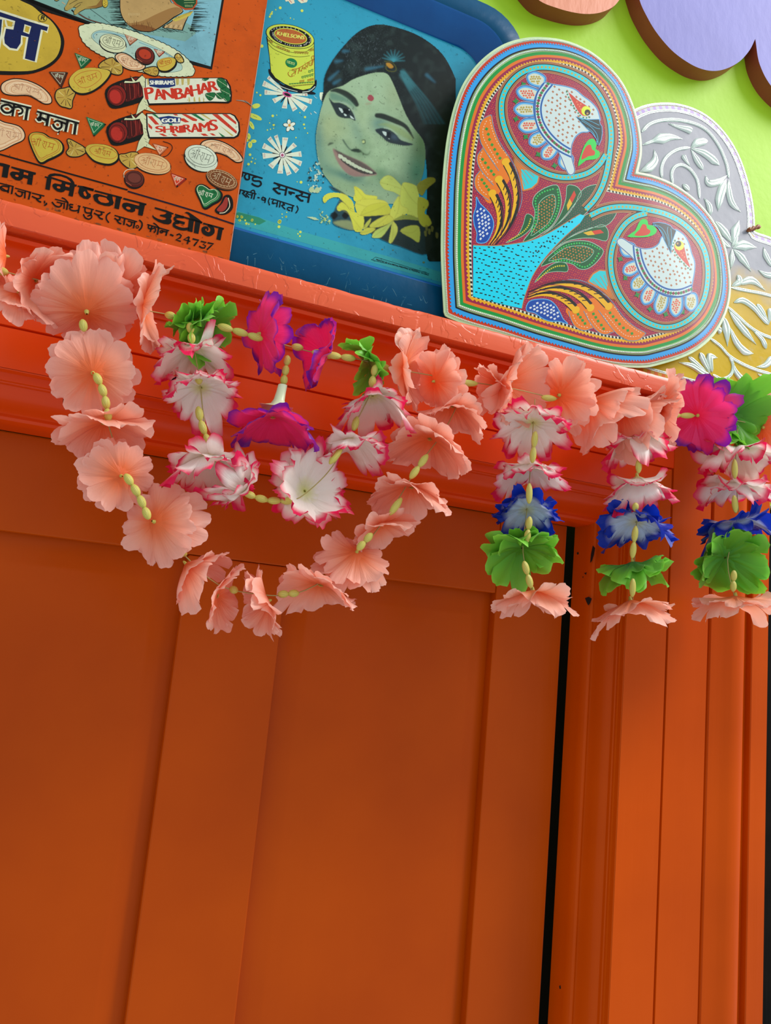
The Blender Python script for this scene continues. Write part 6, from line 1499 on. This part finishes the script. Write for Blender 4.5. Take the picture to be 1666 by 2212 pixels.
def petals(R, kind, cone, seed, scale, cf, ruf=None, back=0.0):
    K = KINDS[kind]; rg = np.random.RandomState(seed); n = K['n'] + rg.randint(-1, 2); nr, nt = 11, 9
    ruf = K['ruf'] if ruf is None else ruf
    ph1, ph2, ph3 = rg.rand(3) * 6.28; kf = rg.randint(3, 5); tilt = (rg.rand() - .5) * .25
    V = []; Fc = []; U = []; Cc = []; off0 = rg.rand() * 6.28
    rr = np.concatenate([[.04], np.linspace(.16, 1, nr - 1)])
    fold = rg.rand(n) ; bend = (rg.rand(n) - .45) * 1.5; twist = (rg.rand(n) - .5) * .5; len_ = 1 + (rg.rand(n) - .5) * .14
    c0, c1, c2 = [np.array(lin(c)) for c in K['cols']]
    sad = .12 + .16 * rg.rand(); ps = rg.rand() * 6.28; sq = .12 * rg.rand()
    for i in range(n):
        base = len(V)
        jit = (rg.rand(nt) - .5) * 2 * K['tooth']
        for a in range(nr):
            r = rr[a]; u = max(0, (r - K['slit']) / (1 - K['slit']))
            for b in range(nt):
                s = b / (nt - 1) * 2 - 1
                wid = 1 + .06 * min(1, u * 3) - .10 * u ** 2 * (1 if kind != 'peach' else .7) - (.35 * u ** 3 if kind in ('pinkwhite', 'blue') else .12 * u ** 3)
                th = off0 + (i + .5 + s * .5 * wid) * 2 * math.pi / n
                rad = r * (1 + (len_[i] - 1) * u) * (1 - (.10 if kind == 'peach' else .17) * abs(s) ** 2.6 * u) + jit[b] * u ** 4
                z = cone * cf * (r ** 1.25) + ruf * r ** 2.2 * (math.sin(kf * th + ph1) + .55 * math.sin((kf * 2 + 1) * th + ph2)) + tilt * r * r * math.cos(th + ph3)
                z += u * u * (bend[i] * .16 + .10 * twist[i] * s) * (1.6 if kind in ('pinkwhite', 'blue', 'green') else .8)
                z += K['pl'] * r * math.cos(s * math.pi) * (.5 + fold[i]) * (1.0 if a > 1 else 0) + .008 * r * math.sin(th * n * 2.7 + ph3)
                z += sad * r * r * math.cos(2 * th + ps)
                z -= .10 * u * u * (1 - s * s) * (.3 + fold[i]) * .6
                V.append((rad * math.cos(th) * R * scale, rad * math.sin(th) * R * scale, z * R))
                U.append((th / 6.2832, r))
                rim = K['rs'] + .07 * math.sin(i * 2.3 + ph1) + .05 * s * twist[i]
                w = min(1, max(0, (r + .10 * abs(s) ** 3 * u - rim) / (.18))) if kind not in ('peach', 'green') else min(1, max(0, (r - .3) / .7))
                w0 = min(1, max(0, r / .34)) if kind != 'peach' else min(1, r / .6)
                c = c0 * (1 - w0) + c1 * w0; c = c * (1 - w) + c2 * w
                if kind == 'green': c = c * (.82 + .25 * fold[i]) + (.25 * max(0, r - .93) / .07)*np.array([.25, .5, .1])  # green lobes vary in tone; rim highlight is painted into the colour
                Cc.append(np.clip(c, 0, 1))
        for a in range(nr - 1):
            for b in range(nt - 1):
                q = base + a * nt + b; Fc.append((q, q + 1, q + nt + 1, q + nt))
    return np.array(V), Fc, np.array(U), Cc


def flower(parent, kind, px, py, r, dx=0.0, dy=1.0, t=0.2, cone=.5, seed=1, y=None, ruf=None, calyx=False, squash=1.0):
    y = GY if y is None else y
    if kind == 'pinkwhite': cone = min(.95, cone * 1.35)
    c = at(px, py, y); R = float(np.linalg.norm(at(px + r, py, y) - at(px - r, py, y))) / 2
    R *= {'pinkwhite': 1.10, 'blue': 1.08, 'peach': 1.04}.get(kind, 1.03)
    R = .5 * R + .5 * float(np.linalg.norm(at(px, py + r, y) - at(px, py - r, y))) / 2
    tocam = CAM - c; tocam /= np.linalg.norm(tocam)
    rt = RM @ np.array([1.0, 0, 0]); dn = RM @ np.array([0, 1.0, 0])
    ax = dx * rt + dy * dn + t * tocam; ax /= np.linalg.norm(ax)
    e1 = np.cross(ax, [.3, .2, .93]); e1 /= np.linalg.norm(e1); e2 = np.cross(ax, e1)
    Rm = np.stack([e1, e2, ax], 1)
    org = c - ax * cone * R * .5
    K = KINDS[kind]; fl = None
    for li, (sc, cf) in enumerate(K['layers']):
        V, Fc, U, Cc = petals(R, kind, cone, seed * 7 + li * 3 + 1, sc, cf, ruf)
        V[:, 2] += .04 * R * li
        Wd = org + V @ Rm.T
        mat = M_GREENC if kind == 'green' else M_CLOTH
        if li == 0:
            fl = mk(NAMES[kind], Wd, Fc, mat, parent, smooth=True, uv=U, vcols=Cc); fl['label'] = PARTLAB[kind]
        else:
            mk('petal_layer', Wd, Fc, mat, fl, smooth=True, uv=U, vcols=Cc)
    # short stalk cup at the apex
    ns = 8; V = []; Fc = []
    prof = [(-.08, .02), (-.05, .035), (.0, .045), (.06, .065)]
    for h, w in prof:
        for q in range(ns):
            a = 6.2832 * q / ns; V.append(org + ax * h * R + (e1 * math.cos(a) + e2 * math.sin(a)) * w * R)
    for i in range(len(prof) - 1):
        for q in range(ns): Fc.append((i * ns + q, i * ns + (q + 1) % ns, (i + 1) * ns + (q + 1) % ns, (i + 1) * ns + q))
    mk('calyx', V, Fc, M_CUP, fl, smooth=True)
    return fl


def bead(parent, a, b, w=.0042):
    """one carved spindle bead from a to b"""
    a = np.array(a); b = np.array(b); L_ = np.linalg.norm(b - a); ax = (b - a) / L_
    e1 = np.cross(ax, [.31, .9, .2]); e1 /= np.linalg.norm(e1); e2 = np.cross(ax, e1); ns = 12; V = []; U = []; Fc = []
    prof = [(0, .28), (.06, .50), (.18, .78), (.34, .96), (.5, 1.0), (.66, .96), (.82, .78), (.94, .50), (1, .28)]
    for h, q_ in prof:
        for q in range(ns + 1):
            an = 6.2832 * q / ns; V.append(a + ax * h * L_ + (e1 * math.cos(an) + e2 * math.sin(an)) * w * q_); U.append((q / ns, h))
    for i in range(len(prof) - 1):
        for q in range(ns): Fc.append((i * (ns + 1) + q, i * (ns + 1) + q + 1, (i + 1) * (ns + 1) + q + 1, (i + 1) * (ns + 1) + q))
    Fc.append(tuple(range(ns))[::-1]); Fc.append(tuple((len(prof) - 1) * (ns + 1) + q for q in range(ns)))
    return mk('bead', V, Fc, M_BEAD, parent, smooth=True, uv=U)


def beads(parent, pts, y=None, n=None, w=.0031):
    """a run of beads along a pixel polyline, about 28 px each"""
    y = GY if y is None else y
    ys = y if isinstance(y, (list, tuple)) else [y, y]
    P = sm(pts, False, 6) if len(pts) > 2 else pts
    P = np.array(P, float); d = np.r_[0, np.cumsum(np.hypot(*(P[1:] - P[:-1]).T))]
    n = n or max(1, round(d[-1] / 30))
    for i in range(n):
        s0, s1 = d[-1] * i / n, d[-1] * (i + 1) / n
        q = []
        for s in (s0 + d[-1] / n * -.02, s1 + d[-1] / n * .02):
            x = np.interp(s, d, P[:, 0]); yy = np.interp(s, d, P[:, 1]); q.append(at(x, yy, np.interp(s / d[-1], [0, 1], ys)))
        bead(parent, q[0], q[1], w)


M_THREAD = paint('pale_thread', '#b8a868', '#a89858', rough=.7)


def thread(parent, pts, y=None):
    y = GY if y is None else y
    tube('thread', [at(x, yy, y) for x, yy in sm(pts, False, 4)], .0005, M_THREAD, parent, 5)


GRP = None
# --- the string along the head of the door
g = empty('flower_garland', at(20, 570, GY), 'long string of peach, green and magenta cloth flowers along the top of the door frame', 'garland')
thread(g, [(-60, 560), (15, 588), (100, 610), (210, 650), (355, 678), (475, 705), (570, 732), (680, 762), (770, 775), (855, 797), (1000, 822), (1110, 840), (1200, 860), (1300, 875), (1420, 890), (1500, 898), (1600, 910), (1700, 935)])
F = flower
F(g, 'peach', 0, 552, 76, -.9, -.1, .35, .35, 1)
F(g, 'peach', 92, 612, 84, .9, .35, .35, .55, 2, ruf=.1)
F(g, 'peach', 30, 640, 62, -.5, .6, -.3, .4, 26)
F(g, 'peach', 240, 622, 92, -.2, -.75, -.7, .5, 4, y=-.128)
F(g, 'peach', 322, 662, 96, 1, .18, -.22, .3, 5, ruf=.06)
F(g, 'green', 405, 690, 50, -.4, -.6, .1, .5, 6)
F(g, 'green', 448, 712, 76, .75, .45, .25, .35, 7)
F(g, 'magenta', 574, 722, 90, .86, .05, -.5, .28, 8, ruf=.03)
F(g, 'magenta', 690, 764, 80, -.75, -.30, .40, .5, 9, ruf=.09)
F(g, 'green', 792, 792, 66, -.8, .25, .2, .4, 10)
F(g, 'peach', 884, 795, 84, .95, .1, .2, .3, 11)
F(g, 'peach', 948, 822, 64, .6, -.1, -.6, .45, 12)
F(g, 'peach', 1065, 835, 50, -.7, .3, .4, .6, 14)
F(g, 'peach', 1118, 832, 86, .75, .1, .45, .55, 13, ruf=.1)
F(g, 'peach', 1216, 855, 74, .55, .1, -.85, .35, 15)
F(g, 'peach', 1296, 888, 78, .8, .75, -.25, .8, 16)
F(g, 'peach', 1372, 903, 78, .75, .75, -.2, .8, 17)
F(g, 'peach', 1441, 886, 74, .95, .12, .25, .35, 18)
F(g, 'magenta', 1512, 897, 72, .5, -.06, -.95, .25, 19, ruf=.03)
F(g, 'green', 1588, 895, 74, .55, -.2, .8, .35, 20)
F(g, 'peach', 1655, 925, 62, .4, .1, -.8, .4, 21)
for pts in ([(-35, 578), (18, 589)], [(356, 679), (380, 684)], [(470, 703), (520, 718), (568, 733)], [(630, 748), (655, 752)], [(674, 760), (720, 768), (768, 775)], [(818, 791), (866, 800)], [(990, 826), (1032, 829)],
            [(1170, 858), (1202, 862)], [(1258, 866), (1278, 869)], [(1440, 897), (1500, 898)]):
    beads(g, pts, y=GY - .012 if pts[0][0] in (470, 674) else GY - .006)

# --- outer swag
g = empty('flower_garland', at(210, 700, GY), 'longest swag of peach flowers and beads looping down in front of the door panels', 'garland')
thread(g, [(182, 700), (215, 820), (235, 920), (275, 1030), (322, 1118), (395, 1196), (470, 1262), (560, 1284), (640, 1282), (720, 1240), (790, 1175), (850, 1095), (905, 1005), (960, 930), (1000, 850)])
F(g, 'peach', 186, 660, 112, -.05, -.55, -.85, .5, 3)
F(g, 'peach', 200, 806, 97, -.05, .02, -1, .3, 31, ruf=.02, y=-.142)
F(g, 'peach', 227, 928, 104, .12, .85, .28, .4, 32, ruf=.09)
F(g, 'peach', 255, 1026, 82, -.35, -.1, -.85, .5, 33)
F(g, 'peach', 348, 1132, 92, .45, .15, -.8, .6, 34)
F(g, 'peach', 422, 1238, 80, .65, .65, -.1, .75, 35)
F(g, 'peach', 480, 1290, 80, .95, .25, .15, .35, 36)
F(g, 'peach', 566, 1303, 80, -.85, .3, .45, .4, 37)
F(g, 'peach', 690, 1275, 88, -.2, .75, .35, .35, 38)
F(g, 'peach', 765, 1208, 78, -.25, .65, -.55, .55, 39)
F(g, 'peach', 828, 1146, 72, .3, .75, .3, .45, 40)
F(g, 'peach', 888, 1070, 82, -.05, .85, .3, .5, 41, ruf=.09)
F(g, 'peach', 925, 966, 86, -.15, .75, .40, .55, 42)
F(g, 'peach', 975, 897, 72, -.1, .85, .25, .6, 43)
for pts, yy in (([(178, 690), (182, 716)], -.15), ([(205, 806), (225, 850), (235, 910)], -.152), ([(270, 1024), (300, 1070), (322, 1122)], -.158), ([(378, 1190), (404, 1198)], -.14), ([(496, 1270), (514, 1278)], -.135), ([(600, 1284), (646, 1281)], -.138),
                ([(700, 1246), (736, 1236)], -.13), ([(772, 1188), (804, 1152)], -.155), ([(842, 1112), (868, 1076)], -.155), ([(886, 1034), (924, 982)], -.158), ([(985, 850), (1000, 835)], -.14)):
    beads(g, pts, y=yy)

# --- inner swag
g = empty('flower_garland', at(412, 690, GY), 'inner swag of white flowers with deep pink rims hanging between the two green rosettes', 'garland')
thread(g, [(408, 690), (415, 735), (430, 810), (440, 900), (455, 962), (500, 1040), (560, 1080), (632, 1082), (690, 1040), (730, 990), (765, 920), (800, 850), (812, 795)])
F(g, 'pinkwhite', 417, 772, 84, .05, .8, .35, .35, 51)
F(g, 'pinkwhite', 436, 848, 84, .1, .75, .55, .35, 52)
F(g, 'pinkwhite', 452, 1014, 92, -.05, .85, .35, .55, 53, ruf=.08)
F(g, 'pinkwhite', 505, 1040, 74, -.62, -.55, .25, .7, 54)
F(g, 'pinkwhite', 672, 1052, 92, .55, -.35, .75, .5, 55)
F(g, 'pinkwhite', 760, 970, 74, .1, .85, .2, .5, 56)
F(g, 'pinkwhite', 808, 880, 76, .1, .85, .28, .6, 57, ruf=.08)
for pts, yy in (([(410, 697), (415, 742)], -.15), ([(428, 808), (431, 830)], -.145), ([(428, 878), (436, 920), (456, 966)], -.14), ([(526, 1062), (570, 1080), (634, 1082)], -.14), ([(738, 968), (712, 1002)], -.152), ([(772, 900), (764, 930)], -.14), ([(812, 788), (802, 836)], -.155)):
    beads(g, pts, y=yy)

# --- pendant in the middle of the swag
g = empty('flower_pendant', at(622, 770, GY), 'short pendant of one magenta flower with purple rim below a long white calyx', 'garland')
beads(g, [(622, 768), (612, 832)], y=-.14, n=3)
F(g, 'magenta', 590, 920, 92, .02, .85, .22, .5, 61, ruf=.06)
p0, p1 = at(611, 832, -.14), at(598, 886, -.14)
V = []; Fc = []; ns = 12
for h, w in ((0, .0038), (.3, .0040), (.6, .0046), (.8, .0065), (.93, .011), (1.0, .0165)):
    for q in range(ns):
        a = 6.2832 * q / ns; V.append(p0 * (1 - h) + p1 * h + np.array([math.cos(a), math.sin(a), 0]) * w * (1 + (.25 * math.cos(5 * a) if h > .9 else 0)))
for i in range(5):
    for q in range(ns): Fc.append((i * ns + q, i * ns + (q + 1) % ns, (i + 1) * ns + (q + 1) % ns, (i + 1) * ns + q))
o = mk('calyx_tube', V, Fc, M_CALYX, g, smooth=True); o['label'] = 'long white calyx tube'

# --- three hanging strands
for gi, (lab, fl, bd) in enumerate((
    ('hanging strand of five flowers in front of the dark door gap, leftmost of three strands',
     (('pinkwhite', 1152, 922, 78, .02, .75, .6, .3, 71, None), ('pinkwhite', 1145, 1026, 70, .05, .85, .25, .5, 72, None), ('blue', 1138, 1108, 66, .0, .7, .6, .4, 73, None), ('green', 1130, 1192, 78, .15, .65, .6, .4, 74, None), ('peach', 1152, 1294, 80, .03, .85, .2, .45, 75, .09)),
     ([(1157, 932), (1150, 1000)], [(1144, 1044), (1143, 1088)], [(1145, 1116), (1138, 1172)], [(1132, 1212), (1148, 1270)])),
    ('hanging strand of five flowers in front of the casing corner, middle of three strands',
     (('pinkwhite', 1378, 962, 66, .05, .85, .15, .55, 76, None), ('pinkwhite', 1380, 1060, 68, .1, .85, .12, .6, 77, .07), ('blue', 1375, 1138, 72, .0, .8, .5, .45, 78, None), ('green', 1370, 1232, 70, .15, .85, .1, .5, 79, .08), ('peach', 1366, 1318, 80, .15, .85, .15, .5, 80, .06)),
     ([(1380, 992), (1380, 1022)], [(1374, 1086), (1372, 1104)], [(1374, 1136), (1366, 1206)], [(1368, 1250), (1366, 1290)])),
    ('hanging strand of five flowers at the outer edge of the frame, rightmost of three strands',
     (('pinkwhite', 1590, 986, 74, .02, .85, .25, .4, 81, None), ('pinkwhite', 1592, 1058, 68, .02, .85, .15, .35, 82, None), ('blue', 1596, 1138, 74, .12, .85, .15, .4, 83, None), ('green', 1572, 1210, 72, .4, .4, .75, .4, 84, None), ('peach', 1590, 1302, 74, .02, .85, .1, .35, 85, .1)),
     ([(1587, 992), (1588, 1034)], [(1586, 1070), (1590, 1108)], [(1586, 1232), (1584, 1278)])))):
    g = empty('flower_strand', at(fl[0][1], fl[0][2] - 40, GY), lab, 'garland', 'strands hanging from the garland')
    thread(g, [(fl[0][1] + 4, fl[0][2] - 60)] + [(f[1], f[2]) for f in fl])
    for kd, x, yy, r, dx, dy, tt, cn, sd, rf in fl:
        F(g, kd, x, yy, r, dx, dy, tt, cn, sd, ruf=rf)
    for b_ in bd: beads(g, b_, y=-.160)
